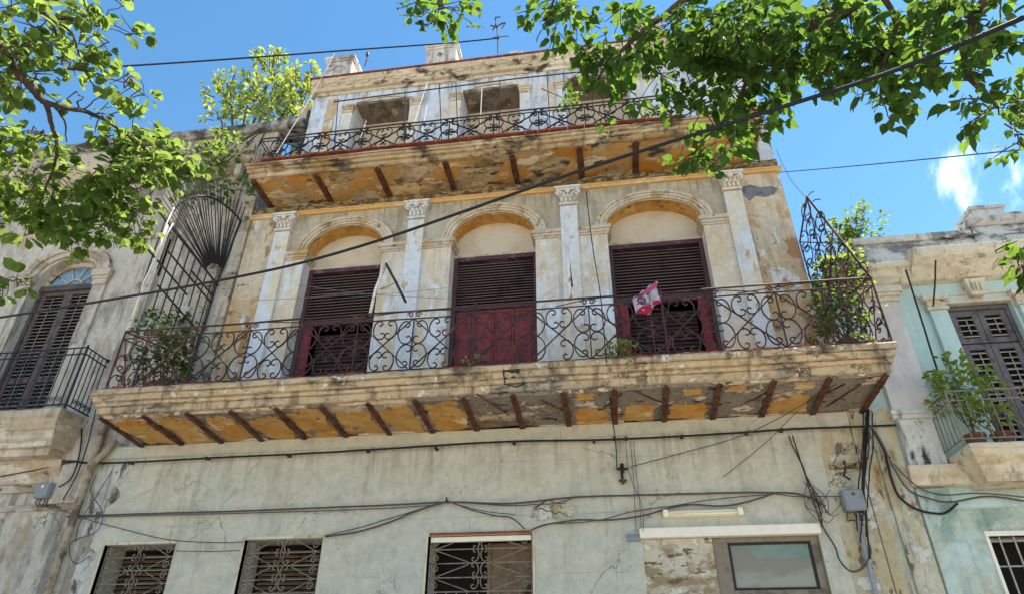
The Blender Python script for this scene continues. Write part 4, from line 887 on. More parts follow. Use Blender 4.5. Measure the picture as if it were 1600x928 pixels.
b = MB(); b.box(3.98,4.56,-.13,0,5.02,5.08); b.box(3.96,4.6,-.16,0,5.08,5.14); b.build('plinth_cap', M['rplinth'], RH, bevel=.008)
b = MB(); b.box(4.00,4.40,-.07,-.011,0,4.06); b.build('lower_pilaster', M['aqua_low'], RH, bevel=.01)
b = MB(); b.prof([(0,4.08),(-.1,4.10),(-.13,4.2),(-.16,4.3),(-.16,4.355),(0,4.355)], 3.96, 4.75); b.build('ledge', M['rtrim'], RH, bevel=.008)
b = MB(); b.prof([(0,7.16),(-.10,7.18),(-.14,7.26),(-.2,7.3),(-.24,7.38),(-.3,7.42),(-.3,7.5),(.3,7.5),(.3,7.16)], 3.7, 4.86); b.prof([(0,7.20),(-.12,7.22),(-.2,7.3),(-.28,7.38),(-.42,7.46),(-.46,7.56),(-.46,7.62),(.3,7.62),(.3,7.2)], 4.86, 12)
b.build('cornice', M['rtrim'], RH, bevel=.01)
b = MB(); b.box(4.25,12,-.02,.35,7.5,8.02); b.box(6.0,12,-.05,.35,8.03,8.18); b.box(4.36,4.4,-.03,0,7.63,7.95); b.build('parapet', M['rtop'], RH, bevel=.01)
b = MB(); b.prof([(.4,8.02),(-.06,8.02),(-.10,8.06),(-.10,8.12),(.4,8.14)], 4.2, 6.02); b.prof([(.4,8.18),(-.10,8.18),(-.18,8.23),(-.20,8.29),(.4,8.30)], 6.0, 12); b.build('coping', M['rtop'], RH)
b = MB(); b.box(6.22,6.70,-.02,.5,8.30,8.56); b.box(6.18,6.74,-.06,.55,8.56,8.62); b.box(6.75,12,.05,.3,8.301,8.52); b.box(6.06,6.5,-.08,.0,7.62,8.18); b.build('parapet_pier', M['rtop'], RH, bevel=.01)
# door surround
for cxp in (RD[0]-.165, RD[1]+.165):
    b = MB(); b.box(cxp-.12, cxp+.12, -.07, 0, 4.45, 6.72); b.build('door_pilaster', M['aqua'], RH, bevel=.01)
    b = MB(); b.box(cxp-.15,cxp+.15,-.10,0,6.72,6.77); b.box(cxp-.13,cxp+.13,-.08,0,6.77,6.88); b.box(cxp-.18,cxp+.18,-.13,0,6.88,6.96)
    for sx in (-1,1): b.tube([(cxp+sx*(.13+p[0]*.6),-.11,6.87+p[1]*.7) for p in curl(.05)], .012, 5)
    b.build('door_capital', M['rtrim'], RH, bevel=.006)
b = MB(); b.box(RD[0]-.02,RD[1]+.02,-.03,.06,6.84,6.90); b.prof([(0,6.97),(-.03,6.98),(-.03,7.02),(0,7.03)], 4.9, 12); b.build('door_head', M['rtrim'], RH, bevel=.006)
kx = 5.74; b = MB(); b.add([(kx-.09,-.10,6.92),(kx+.09,-.10,6.92),(kx+.15,-.16,7.17),(kx-.15,-.16,7.17),(kx-.09,0,6.92),(kx+.09,0,6.92),(kx+.15,0,7.17),(kx-.15,0,7.17)], [(0,1,2,3),(0,4,5,1),(1,5,6,2),(0,3,7,4),(2,6,7,3)])
for i in (-1,0,1): b.ball((kx+.06*i,-.14,7.05), .03, 6, 5, (.8,1,3)); 
b.build('keystone', M['rtrim'], RH)
b = MB(); b.box(RD[0],RD[1],.10,.2,6.78,6.84); b.box(RD[0],RD[0]+.06,.1,.2,4.45,6.78); b.box(RD[1]-.06,RD[1],.1,.2,4.45,6.78); b.build('door_frame', M['greywood'], RH, bevel=.005)
mid = (RD[0]+RD[1])/2
shutter(RH, RD[0]+.065, mid-.004, 6.22, 6.77, .12, (), M['greywood'], M['paleslat'], .085)
shutter(RH, mid+.004, RD[1]-.065, 6.22, 6.77, .12, (), M['greywood'], M['paleslat'], .085)
shutter(RH, RD[0]+.065, mid-.004, 4.46, 6.20, .12, (5.1,), M['greywood'], M['paleslat'], .085)
shutter(RH, mid+.004, RD[1]-.065, 4.46, 6.20, .12, (5.1,), M['greywood'], M['paleslat'], .085)
prr = [(.02,4.02),(-.42,4.02),(-.42,4.08),(-.50,4.12),(-.50,4.20),(-.58,4.24),(-.66,4.30),(-.66,4.36),(-.70,4.38),(-.70,4.42),(-.69,4.44),(.02,4.44)]
rbs = slab_loop(prr, 4.72, 9, 'right_balcony_slab', M['rtrim'], RH)
rb = MB(); ry = -.64; rx = 4.50
for z in (4.52, 5.04, 5.17): rb.tube([(rx,ry,z),(9,ry,z)], .012, 4); rb.tube([(rx,ry,z),(rx,-.02,z)], .012, 4)
rb.tube([(rx,ry,4.44),(rx,ry,5.2)], .018, 5)
rr_ = rb.build('railing', M['iron_pale'], RH)
for i in range(12):
    x = rx+.12+.13*i; b = MB(); b.tube([(x,ry,4.52),(x,ry,5.17)], .008, 4); b.build('bar', M['iron_pale'], rr_)
for i in range(5):
    y = ry+.11+.11*i; b = MB(); b.tube([(rx,y,4.52),(rx,y,5.17)], .008, 4); b.build('bar', M['iron_pale'], rr_)
b = MB(); b.box(4.66,4.70,-.03,.1,1.5,3.45); b.box(4.66,6.5,-.04,.1,3.45,3.51); wd = b.build('window', M['whitepaint'], RH, bevel=.005)
b = MB(); b.box(4.7,6.5,.4,.44,1.5,3.45); b.build('dark_interior', M['black'], wd)
for i in range(9):
    b = MB(); x = 4.84+.17*i; b.tube([(x,.03,1.5),(x,.03,3.45)], .012, 4); b.build('bar', M['paleslat'], wd)
for z in (2.75, 3.1, 3.4):
    b = MB(); b.tube([(4.7,.045,z),(6.5,.045,z)], .012, 4); b.build('cross_bar', M['paleslat'], wd)
# ============================================================ PIPES, BOXES, CABLES
def wire(pts, Y, r, mat, name, label, cat='cable', n=5, sub=6, wob=0.0022, group=None):
    """smooth wire through picture-measured points of the plane y=Y (or per-point y)"""
    P = [W(p[0], p[1], p[2] if len(p) > 2 else Y) for p in pts]
    out = []
    for i in range(len(P)-1):
        p0, p1, p2, p3 = P[max(i-1,0)], P[i], P[i+1], P[min(i+2,len(P)-1)]
        for j in range(sub):
            t = j/sub
            q = .5*((2*p1)+(p2-p0)*t+(2*p0-5*p1+4*p2-p3)*t*t+(3*p1-p0-3*p2+p3)*t**3)
            out.append(q+Vector((random.uniform(-wob,wob), 0, random.uniform(-wob,wob))))
    out.append(P[-1]); b = MB(); b.tube(out, r, n)
    o = b.build(name, mat); return tag(o, label, cat, group)
b = MB(); b.tube([(-8.28,-.10,0),(-8.28,-.10,4.8),(-8.30,-.10,5.3),(-8.34,-.08,5.9)], .055, 12)
dp = thing('drainpipe', (-8.28,-.16,0), 'fat grey brown drainpipe running up between the left house and the grey green wall', 'pipe')
b.build('pipe', M['pipebrown'], dp, smooth=True)
for z in (3.5, 4.9):
    b = MB(); b.lathe((-8.28,-.10,z), [(.06,0),(.07,.01),(.07,.05),(.06,.06)], 14); b.build('pipe_collar', M['pipebrown'], dp)
b = MB(); b.tube([(-8.0,-.1,5.3),(-8.12,-.12,5.05),(-8.28,-.14,4.85)], .055, 10); b.build('pipe_branch', M['pipebrown'], dp, smooth=True)
def meter(x0, x1, z0, z1, label):
    t = thing('meter_box', ((x0+x1)/2, 0, z0), label, 'meter box')
    b = MB(); b.box(x0, x1, -.15, -.004, z0, z1); b.build('box', M['boxgrey'], t, bevel=.02)
    b = MB(); b.box(x0+.015, x1-.015, -.165, -.15, z0+.015, z1-.015); b.build('lid', M['boxgrey'], t, bevel=.008)
    b = MB(); cx = (x0+x1)/2; b.ball((cx, -.168, z1-.07), .022, 8, 5, (1.2,.4,1)); b.build('knob', M['terra'] if x0 > 0 else M['whitepaint'], t)
    b = MB()
    for i in range(4):
        x = x0+.04+i*(x1-x0-.08)/3; b.tube([(x,-.07,z0),(x+random.uniform(-.03,.03),-.07,z0-.05),(x+random.uniform(-.05,.05),-.05,z0-.11),(x+random.uniform(-.04,.08),-.01,z0-.09)], .010, 5)
    b.build('cable_tail', M['wire'], t); return t
meter(3.04, 3.31, 3.79, 4.07, 'square grey metal meter box with rusty knob on the wall below the right balcony end')
meter(-9.10, -8.84, 4.37, 4.62, 'small grey meter box on the stained wall left of the drainpipe')
wire([(1340,812,-.06),(1352,860,-.06),(1372,940,-.06),(1385,990,-.06)], -.06, .028, M['pipegrey'], 'conduit', 'grey conduit going down from the right meter box', 'pipe', 8)
wire([(1356,640,-.08),(1352,690,-.09),(1350,740,-.09),(1345,800,-.09)], -.08, .022, M['cable'], 'cable_bundle', 'thick black bundle of cables dropping beside the right meter box', 'cable bundle', 7, wob=.008)
for k in range(4):
    x_ = (1358,1349,1362,1353)[k]; wire([(x_,642,-.11),(x_-4+3*k,690,-.125),(x_-8+2*k,740,-.13),(x_-14+3*k,800,-.12),(x_-9,820+9*k,-.1)], -.1, .009, M['cable'], 'cable', ('outer black strand of the cable drop beside the right meter box','inner black strand of the cable drop beside the right meter box','rightmost loose black strand of the cable drop near the right meter box','short black strand twisted through the cable drop near the right meter box')[k], wob=.008)
wire([(1350,700,-.13),(1348,745,-.13),(1352,790,-.12),(1357,850,-.1),(1360,872,-.1)], -.1, .012, M['cable'], 'cable', 'thin black cable dangling over the grey conduit')
wire([(1362,668,-.09),(1380,700,-.1),(1392,745,-.1),(1405,775,-.1),(1432,795,-.13),(1465,802,-.13),(1482,798,-.11),(1496,786,-.05)], -.1, .016, M['cable'], 'cable_bundle', 'black cable bundle sagging from the corner to the aqua pilaster', 'cable bundle', 7)
wire([(1360,664,-.12),(1377,690,-.12),(1396,730,-.12),(1420,765,-.12),(1450,778,-.14),(1485,784,-.1),(1540,775,-.06),(1600,782,-.06)], -.1, .013, M['wire'], 'cable', 'grey cable running right across the aqua wall below its balcony')
wire([(1396,724,-.12),(1430,757,-.13),(1470,772,-.1),(1530,770,-.06),(1600,776,-.06)], -.1, .009, M['wire'], 'cable', 'upper thin grey cable looped across the aqua wall below its balcony')
wire([(0,726),(60,722),(110,720),(140,723),(200,722),(330,715),(480,708),(630,699),(780,690),(960,686),(1120,678),(1240,670),(1400,664)], -.10, .017, M['cable'], 'cable', 'long black cable running level along the wall under the middle balcony')
for ci, (px, py) in enumerate(((205,722),(325,715),(452,711),(575,703),(682,700),(803,691),(928,688),(960,684),(978,684),(1065,681),(1166,676),(1220,671))):
    p = W(px, py, -.05); b = MB(); b.box(p.x-.02, p.x+.02, -.11, 0.001, p.z-.025, p.z+.005); b.tube([(p.x,-.1,p.z-.02),(p.x+.01,-.1,p.z-.06)], .008, 4); tag(b.build('cable_clip', M['iron_dark']), 'small dark clip on the long black wall cable, '+['leftmost of all','second from the left','third from the left','fourth from the left','fifth from the left','sixth from the left','sixth from the right','fifth from the right','fourth from the right','third from the right','second from the right','rightmost of all'][ci], 'clip', 'clips along the wall cable')
wire([(0,744),(60,733),(110,722),(140,722)], -.09, .010, M['cable'], 'cable', 'thin dark cable sloping over the tan band of the left house')
wire([(105,806),(200,803),(300,800),(400,797),(520,792),(600,789),(700,784),(800,786),(900,776),(1000,773),(1120,770),(1200,769),(1250,772),(1290,790)], -.05, .014, M['wire'], 'cable', 'grey cable stapled level across the wall above the windows')
wire([(105,808),(300,803),(520,797),(660,790),(700,784),(790,789),(830,788),(870,785),(900,776)], -.07, .008, M['wire'], 'cable', 'thin grey wire just under the level wall cable')
wire([(80,790),(140,812),(200,828),(260,842),(330,847),(380,846)], -.06, .007, M['wire'], 'cable', 'thin wire sagging from the left meter box to the second window')
wire([(275,860),(330,861),(375,859)], -.06, .006, M['wire'], 'cable', 'short thin wire between the two left windows')
wire([(508,838),(560,830),(610,815),(650,798),(698,783)], -.07, .014, M['wire'], 'cable', 'dark cable rising from the second window to a hook on the wall')
wire([(508,836),(560,824),(620,806),(698,782)], -.06, .008, M['wire'], 'cable', 'thin wire rising beside the dark cable toward the wall hook')
wire([(702,783),(740,797),(775,805),(800,809),(820,826)], -.07, .010, M['wire'], 'cable', 'cable falling from the wall hook to the third window')
wire([(702,784),(735,793),(770,800),(805,803)], -.06, .006, M['wire'], 'cable', 'thinnest wire falling from the wall hook toward the third window')
wire([(150,640,-.13),(135,700,-.13),(118,745,-.13),(98,780,-.1)], -.1, .010, M['cable'], 'cable', 'thin black cable dropping past the drainpipe to the left meter box')
wire([(128,660,-.1),(125,705,-.1),(112,745,-.1),(92,760,-.1)], -.1, .012, M['cable'], 'cable', 'black cable coming down the left house corner to the left meter box')
wire([(150,742,-.05),(142,768,-.05),(160,800,-.06),(150,830,-.05),(112,846,-.04),(110,870,-.05),(120,880,-.05),(140,868,-.04)], -.05, .007, M['wire'], 'loose_wire', 'thin wire curling down the cracked plaster beside the drainpipe', 'wire')
wire([(175,735,-.05),(150,775,-.05),(125,815,-.06),(118,845,-.06)], -.05, .007, M['wire'], 'loose_wire', 'straight thin wire slanting over the cracked plaster beside the drainpipe', 'wire')
p = W(699,783,-.04); b = MB(); b.tube([(p.x,0,p.z+.01),(p.x,-.09,p.z+.01),(p.x,-.10,p.z+.05)], .012, 5); tag(b.build('wall_hook', M['iron_dark']), 'small iron hook between the windows where the cables peak', 'hook')
wire([(830,828),(850,820),(900,812),(950,812),(1000,806),(1040,795),(1080,788),(1130,790),(1170,783),(1210,770)], -.08, .013, M['wire'], 'cable', 'sagging grey cable from the third window past the tube light')
wire([(860,818),(930,813),(990,798),(1050,790),(1110,780),(1200,772)], -.06, .007, M['wire'], 'cable', 'thin wire above the sagging cable near the tube light')
wire([(1232,680),(1240,700),(1254,728),(1262,755),(1270,780),(1282,815),(1290,830),(1305,855),(1312,875),(1330,892),(1350,885),(1360,862),(1358,850)], -.08, .013, M['wire'], 'cable', 'grey cable looping down round the shop window corner to the conduit')
wire([(1238,680),(1246,705),(1256,735),(1270,765),(1282,800),(1284,822)], -.1, .010, M['cable'], 'cable', 'black cable hanging from the long wall cable to the shop lintel corner')
for k in range(9):     # tangle above the lintel corner
    a = (1262+random.uniform(-8,14), 755+random.uniform(-10,20)); c = (1284+random.uniform(-8,14), 800+random.uniform(-14,24))
    wire([a, ((a[0]+c[0])/2+random.uniform(-18,18), (a[1]+c[1])/2+random.uniform(-6,6)), c, (c[0]+random.uniform(-14,18), c[1]-random.uniform(0,26))], -.07-.006*k, .006, M['wire'], 'loose_wire', 'loose grey wire in the tangle above the shop lintel corner', 'wire', 4, group='tangled wires by the shop lintel')
wire([(1200,769),(1240,775),(1290,775),(1320,776)], -.09, .008, M['wire'], 'cable', 'short grey wire running from the tangle to the right meter box')
wire([(1306,600,-.9),(1240,640,-.3),(1160,680,-.1),(1070,706,-.08),(985,729,-.08)], -.08, .007, M['wire'], 'cable', 'thin wire slanting from the balcony corner to the insulator bracket')
wire([(1320,600,-.7),(1260,630,-.2),(1200,688,-.05),(1130,745,-.04)], -.05, .005, M['wire'], 'cable', 'faint thin wire slanting lower on the wall right of the bracket')
for k, (xa, xb) in enumerate(((985,992),(990,1000),(978,1003))):
    wire([(xa,690),(xa+4,735),(xb,790),(xb+2,830)], -.05-.01*k, .006, M['wire'], 'drop_wire', 'thin wire dropping from the insulator bracket to the shop lintel', 'wire', 4, group='drop wires below the insulator bracket')
wire([(916,300,-.98),(925,380,-1.15),(938,460,-1.2),(947,560,-1.3),(955,640,-.6),(962,690,-.1),(964,730,-.1)], -.5, .008, M['cable'], 'cable', 'thin dark wire hanging down from the upper balcony across the middle of the house')
ib = thing('insulator_bracket', W(972,744,0), 'dark rusty insulator bracket on the grey wall left of the tube light', 'bracket')
p = W(972,744,0); q = W(972,727,0)
b = MB(); b.box(p.x-.018,p.x+.018,-.05,.001,p.z-.11,p.z+.14); b.box(p.x-.07,p.x+.09,-.06,-.03,p.z+.085,p.z+.11); b.box(p.x-.05,p.x+.06,-.06,-.03,p.z-.08,p.z-.06); b.build('plate', M['iron_dark'], ib)
for dz in (.06,-.09,.13):
    b = MB(); b.lathe((p.x+.01,-.09,p.z+dz), [(.01,-.03),(.032,-.02),(.02,0),(.034,.015),(.012,.035)], 10); b.build('insulator', M['terra'] if dz < 0 else M['iron_dark'], ib)
tl = thing('tube_light', W(1097,805,0), 'cream fluorescent tube light fitting above the white shop lintel', 'light fitting')
b = MB(); b.box(.70,1.74,-.05,-.002,3.80,3.885); b.build('tray', M['lamp'], tl, bevel=.01)
b = MB(); b.tube([(.75,-.085,3.825),(1.68,-.085,3.825)], .018, 10); b.build('tube', M['lamp'], tl, smooth=True)
for x0 in (.69, 1.68):
    b = MB(); b.box(x0, x0+.07, -.115, -.003, 3.79, 3.892); b.build('end_cap', M['lamp'], tl, bevel=.012)
b = MB(); b.box(.18,.36,-.03,-.001,3.50,3.60); b.box(.17,.37,-.04,-.0015,3.56,3.575); tag(b.build('vent_cover', M['boxgrey']), 'small grey vent cover at the left end of the white shop lintel', 'vent')
# plaster scars
def scar(cxp, cyp, rx_, rz_, label, mat, n=26):
    c = W(cxp, cyp, 0); t = thing('plaster_scar', c, label, 'plaster damage'); b = MB(); pts = []
    for i in range(n):
        a = 2*PI*i/n; k = random.uniform(.6,1.1); pts.append((c.x+rx_*k*math.cos(a), -.012, c.z+rz_*k*math.sin(a)))
    b.add(pts+[(p[0]*1.0, .0, p[2]) for p in pts], [tuple(range(n))]+[(i,(i+1) % n,n+(i+1) % n,n+i) for i in range(n)]); b.build('scar_patch', mat, t)
    for q in range(4):
        b = MB(); x = c.x-rx_*.7; z = c.z+random.uniform(-.5,.5)*rz_; pp = []
        for i in range(9): pp.append((x, -.018, z)); x += rx_*1.5/9; z += random.uniform(-.045,.045)
        b.tube(pp, .010, 4, .004); b.build('crack', M['iron_dark'] if q < 2 else M['lower_r'], t)
    return t
scar(862,800,.36,.13,'cracked plaster scar on the wall above the third window right corner', M['lower_r'])
t = thing('wall_stub', W(1325,728,0), 'short broken brown masonry stub on the wall above the right meter box', 'stub')
p = W(1315,728,0)
b = MB(); b.box(p.x-.16,p.x+.26,-.05,0,p.z-.04,p.z+.03); b.ball((p.x,-.05,p.z),.04); b.ball((p.x+.2,-.05,p.z-.01),.045); b.build('broken_lump', M['frieze'], t)
b = MB(); b.tube([(p.x+.03,-.05,p.z+.06),(p.x+.02,-.06,p.z-.05),(p.x-.02,-.05,p.z-.14),(p.x+.05,-.04,p.z-.2)], .016, 5); b.build('bent_rod', M['iron_dark'], t)
# overhead cables
def span(pts, r, label, mat='cable', name='overhead_cable', sub=8):
    P = [D(*p) for p in pts]; out = []
    for i in range(len(P)-1):
        p0, p1, p2, p3 = P[max(i-1,0)], P[i], P[i+1], P[min(i+2,len(P)-1)]
        for j in range(sub):
            t = j/sub; out.append(.5*((2*p1)+(p2-p0)*t+(2*p0-5*p1+4*p2-p3)*t*t+(3*p1-p0-3*p2+p3)*t**3))
    out.append(P[-1]); b = MB(); b.tube(out, r, 7); return tag(b.build(name, M[mat]), label, 'cable')
span([(-60,502,11.5),(0,496,11),(345,438,8.6),(560,386,7.6),(905,268,6.4),(1200,175,5.7),(1400,110,5.3),(1600,28,5.0),(1700,-15,4.9)], .0165, 'thick black overhead cable slanting right across the whole picture')
span([(-40,112,9),(30,113,9),(240,101,9.4),(400,90,9.8),(560,78,10.2),(700,68,10.6),(780,60,11)], .011, 'thin dark overhead cable high on the left crossing the sky')
span([(1190,272,13.5),(1300,263,12),(1450,249,10.5),(1600,234,9.5),(1680,226,9)], .008, 'thin overhead wire crossing the blue sky on the right above the aqua house', 'wire')
wire([(1213,235,-.1),(1235,280,-.1),(1262,312,-.14)], -.1, .006, M['wire'], 'guy_wire', 'fine wire from the upper corner down to the tip of the scroll screen', 'wire')
wire([(1415,422,-.35),(1440,500,-.3),(1465,580,-.3),(1472,600,-.4)], -.3, .014, M['cable'], 'hose', 'thin black hose hanging over the aqua wall left of the door', 'hose')
wire([(1462,407,-.5),(1461,440,-.45),(1458,478,-.4)], -.5, .013, M['iron_dark'], 'hanging_rod', 'short black rod hanging from the aqua house cornice', 'rod', 6)
for k, (a_, b_, yy) in enumerate((((460,445),(705,467),-.3),((505,460),(700,450),-.5),((375,470),(610,450),-.6))):
    span([(a_[0],a_[1],11.2),((a_[0]+b_[0])/2,(a_[1]+b_[1])/2+4,11.1),(b_[0],b_[1],11)], .004, ('thin line strung between the first two doors, nearest the door foot','thin clothes line crossing the second pilaster','faint line crossing the first pilaster and door')[k], 'thinwire', 'clothes_line')
# poles leaning on the balcony
ap = thing('leaning_pole', (-4.2,-.9,BZ+.05), 'pale pole and dark stick tied together leaning in front of the second pier', 'pole')
wb = lambda pts, r, mat, nm, par: MB().tube([W(*p) for p in pts], r, 7).build(nm, M[mat], par, smooth=True)
wb([(578,492,-1.0),(587,452,-1.0),(603,413,-1.0)], .026, 'pole', 'pole', ap)
wb([(603,412,-1.02),(618,440,-.98),(634,472,-.95)], .022, 'darkstick', 'dark_stick', ap)
wb([(594,452,-.99),(610,446,-.98),(622,440,-.97)], .006, 'darkstick', 'tie', ap)
p2_ = thing('leaning_pole', (-.4,-1,BZ+.05), 'single pale pole standing upright in front of the third pilaster', 'pole')
wb([(886,386,-1.0),(888,420,-1.0),(891,468,-1.05)], .03, 'pole', 'pole', p2_)
wb([(889,410,-.98),(894,448,-.98)], .016, 'darkstick', 'dark_stick', p2_)
p3_ = thing('leaning_pole', (-7.6,-1.1,6.7), 'two thin rusty white poles leaning up to the iron fan guard', 'pole')
wb([(203,512,-1.15),(225,440,-1.3),(262,365,-1.3),(270,350,-1.3)], .012, 'pole', 'pole', p3_)
wb([(198,516,-1.15),(215,470,-1.2),(229,468,-1.2)][:2]+[(236,430,-1.2),(262,352,-1.35)], .012, 'pole', 'pole', p3_)
wb([(244,400,-1.35),(253,372,-1.38),(262,345,-1.38),(272,325,-1.38)], .013, 'pole', 'pole', p3_)
# rag on the rail
rg = thing('hanging_rag', (.9, RY-.05, 6.6), 'crumpled red pink and white rag with a dark ring emblem hanging on the railing', 'rag')
poly = [(994,462),(1009,452),(1024,440),(1028,443),(1022,452),(1021,461),(1030,466),(1033,472),(1022,476),(1020,484),(1012,491),(1003,488),(994,489),(994,476),(988,467)]
cR = W(1009,468,RY-.05)
def cloth(poly, dy, mat, name, parent, amp=.02, subd=3):
    import bmesh
    bm = bmesh.new(); vs = [bm.verts.new(W(x, y, RY-dy)) for x, y in poly]; f = bm.faces.new(vs)
    bmesh.ops.triangulate(bm, faces=[f])
    for _ in range(subd): bmesh.ops.subdivide_edges(bm, edges=bm.edges[:], cuts=1, use_grid_fill=True)
    for v in bm.verts: v.co.y += amp*math.sin(v.co.x*42+v.co.z*17)+amp*.6*math.sin(v.co.z*55-v.co.x*23)
    base = loc_of[parent.name]
    for v in bm.verts: v.co -= base
    me = bpy.data.meshes.new(name); bm.to_mesh(me); bm.free(); me.materials.append(mat)
    o = bpy.data.objects.new(name, me); COL.objects.link(o); o.parent = parent; loc_of[o.name] = base
    for p in me.polygons: p.use_smooth = True
    sm_ = o.modifiers.new('solid', 'SOLIDIFY'); sm_.thickness = .005
    return o
M['ragwhite'] = simple('white_cloth', srgb(186, 170, 184), .9, 0, .06); M['ragred'] = simple('red_cloth', srgb(160, 32, 60), .9, 0, .12); M['ragpink'] = simple('pink_cloth', srgb(176, 72, 110), .9, 0, .12); M['ink'] = simple('dark_print', srgb(58, 52, 70), .9, 0, .1)
cloth(poly, .045, M['ragwhite'], 'cloth', rg, .03)
cloth([(992,464),(1009,452),(1020,445),(1020,452),(1012,458),(1001,463),(989,468)], .075, M['ragpink'], 'pink_band', rg, .008, 2)
cloth([(1017,448),(1024,441),(1028,444),(1021,452)], .075, M['ragpink'], 'pink_band', rg, .006, 2)
cloth([(1002,479),(1018,475),(1020,484),(1012,491),(1003,488),(995,489),(996,484)], .075, M['ragred'], 'red_band', rg, .008, 2)
cloth([(1020,470),(1030,469),(1034,473),(1022,477)], .075, M['ragred'], 'red_band', rg, .006, 2)
c0 = W(1002,469,RY-.085)
b = MB()
for rr, r2 in ((.045,.010),):
    b.tube([c0+Vector((rr*1.15*math.cos(a),0,rr*math.sin(a))) for a in [2*PI*i/18 for i in range(19)]], r2, 5)
b.tube([W(995,462,RY-.085), W(1014,460,RY-.085), W(1016,468,RY-.085), W(1014,474,RY-.085), W(995,475,RY-.085)], .007, 5)
b.build('ring_print', M['ink'], rg)
b = MB(); b.ball(c0, .016, 8, 5, (1.2,.4,1)); b.build('ring_centre', M['ragpink'], rg)
# roof odds and ends
an = thing('roof_antenna', W(778,62,.6), 'small twisted rusty antenna standing above the roof line', 'antenna')
def wb2(pts, Y, r, mat, nm, par): return MB().tube([W(p[0],p[1],Y) for p in pts], r, 5).build(nm, M[mat], par)
wb2([(778,84),(778,60),(776,40)], .6, .018, 'iron', 'mast', an); wb2([(770,59),(795,57)], .6, .012, 'iron', 'arm', an); wb2([(766,40),(775,43),(786,36)], .6, .02, 'iron', 'arm', an); wb2([(770,48),(775,38),(774,28),(782,27)], .6, .018, 'iron', 'arm', an); wb2([(784,38),(790,36),(784,45)], .6, .015, 'iron', 'arm', an)
an = thing('roof_spike', W(573,100,.2), 'short rusty post with a dark knob between the two left roof piers', 'post')
wb2([(570,104),(573,95),(574,82)], .2, .016, 'iron', 'stem', an); p = W(574,86,.2); MB().ball(p, .05, 8, 6, (.8,.8,1.7)).build('knob', M['iron_dark'], an)
def barbed(x0, x1, label):
    t = thing('barbed_wire', (x0, .1, 14.1), label, 'barbed wire')
    for k in range(2):
        pts = []; n = 26
        for i in range(n+1):
            x = x0+(x1-x0)*i/n; pts.append((x, .05+.05*k, 13.78+.10*k+.04*math.sin(i*1.7+k)+random.uniform(-.03,.03)))
        b = MB(); b.tube(pts, .013, 4)
        for p in pts[::2]:
            for q in range(2):
                d = Vector((random.uniform(-1,1), random.uniform(-.3,.3), random.uniform(-1,1))).normalized()*.05; b.tube([Vector(p)-d, Vector(p)+d], .005, 4)
        b.build('strand', M['iron'], t)
barbed(-5.1, -3.45, 'rusty barbed wire strung between the first two roof piers'); barbed(-2.7, -1.55, 'rusty barbed wire between the second and third roof piers')
span([(523,84,14.4),(505,118,14.2),(478,165,13.8),(432,240,13)], .007, 'pale rope running from the left roof pier down to the upper railing', 'pole', 'rope')
# ============================================================ PLANTS
def leaf_mesh(wd=.42, tip=.1, fold=.12, heart=False):
    # outline along +Y, origin at the petiole
    if heart: prof = [(0,0),(.16,.30),(.45,.42),(.72,.30),(.9,.12)]
    else: prof = [(0,0),(.25,.20),(.55,.33),(.80,.27),(.95,.10)]
    vs = [(0,-.12,0)]; mid = []
    L_ = []; R_ = []; k = 1
    for y, x in prof:
        mid.append(len(vs)); vs.append((0,y,-.22*y*y))
        if x:
            L_.append(len(vs)); vs.append((-x*wd/.42, y, x*fold*2-.22*y*y+.04*math.sin(y*9))); R_.append(len(vs)); vs.append((x*wd/.42, y, x*fold*2-.22*y*y+.04*math.cos(y*7)))
    tipi = len(vs); vs.append((0,1+tip,-.34))
    fs = []
    for i in range(len(L_)-1):
        fs += [(L_[i], mid[i+1], mid[i+2], L_[i+1]), (mid[i+1], R_[i], R_[i+1], mid[i+2])]
    fs += [(mid[0], mid[1], L_[0]), (mid[0], R_[0], mid[1]), (L_[-1], mid[-1], tipi), (mid[-1], R_[-1], tipi)]
    return [Vector(v) for v in vs[1:]], [tuple(i-1 for i in f) for f in fs]
LH_ = leaf_mesh(.42, .12, .12, True); LO_ = leaf_mesh(.46, .02, .10, False); LN_ = leaf_mesh(.36, .05, .10, False)
def leaf_matrix(pos, d, up, s):
    d = d.normalized(); x = d.cross(up); x = x.normalized() if x.length > 1e-4 else d.orthogonal().normalized(); z = x.cross(d)
    return Matrix(((x.x*s,d.x*s,z.x*s,pos.x),(x.y*s,d.y*s,z.y*s,pos.y),(x.z*s,d.z*s,z.z*s,pos.z),(0,0,0,1)))
def rv(a=1): return Vector((random.uniform(-a,a), random.uniform(-a,a), random.uniform(-a,a)))
def leaves_to_mesh(ms, shape, name, mat, parent):
    b = MB(); vs, fs = shape
    for m_ in ms: b.add([m_ @ v for v in vs], fs)
    return b.build(name, mat, parent, smooth=False)
def sprig(ms, tw, p, d, length, n, size, droop=.5, rosette=False, up=None):
    """twig with leaves; adds leaf matrices to ms and the twig path to tw"""
    pts = [p.copy()]; dd = d.normalized(); q = p.copy()
    for i in range(4):
        dd = (dd+Vector((0,0,-droop*.18))+rv(.15)).normalized(); q = q+dd*length/4; pts.append(q.copy())
    tw.append(pts)
    for i in range(n):
        t = (i+.6)/n if not rosette else .75+.25*random.random()
        k = min(int(t*4), 3); base = pts[k].lerp(pts[k+1], t*4-k)
        side = dd.cross(Vector((0,0,1))); side = side.normalized() if side.length > .05 else Vector((1,0,0))
        ld = (dd*random.uniform(.2,.8)+side*random.choice((-1,1))*random.uniform(.3,1)+Vector((0,0,-droop*random.uniform(0,1)))+rv(.45))
        upv = (Vector((0,0,1))+rv(.75)).normalized()
        ms.append(leaf_matrix(base+ld.normalized()*size*.35, ld, upv, size*random.uniform(.55,1.12)))
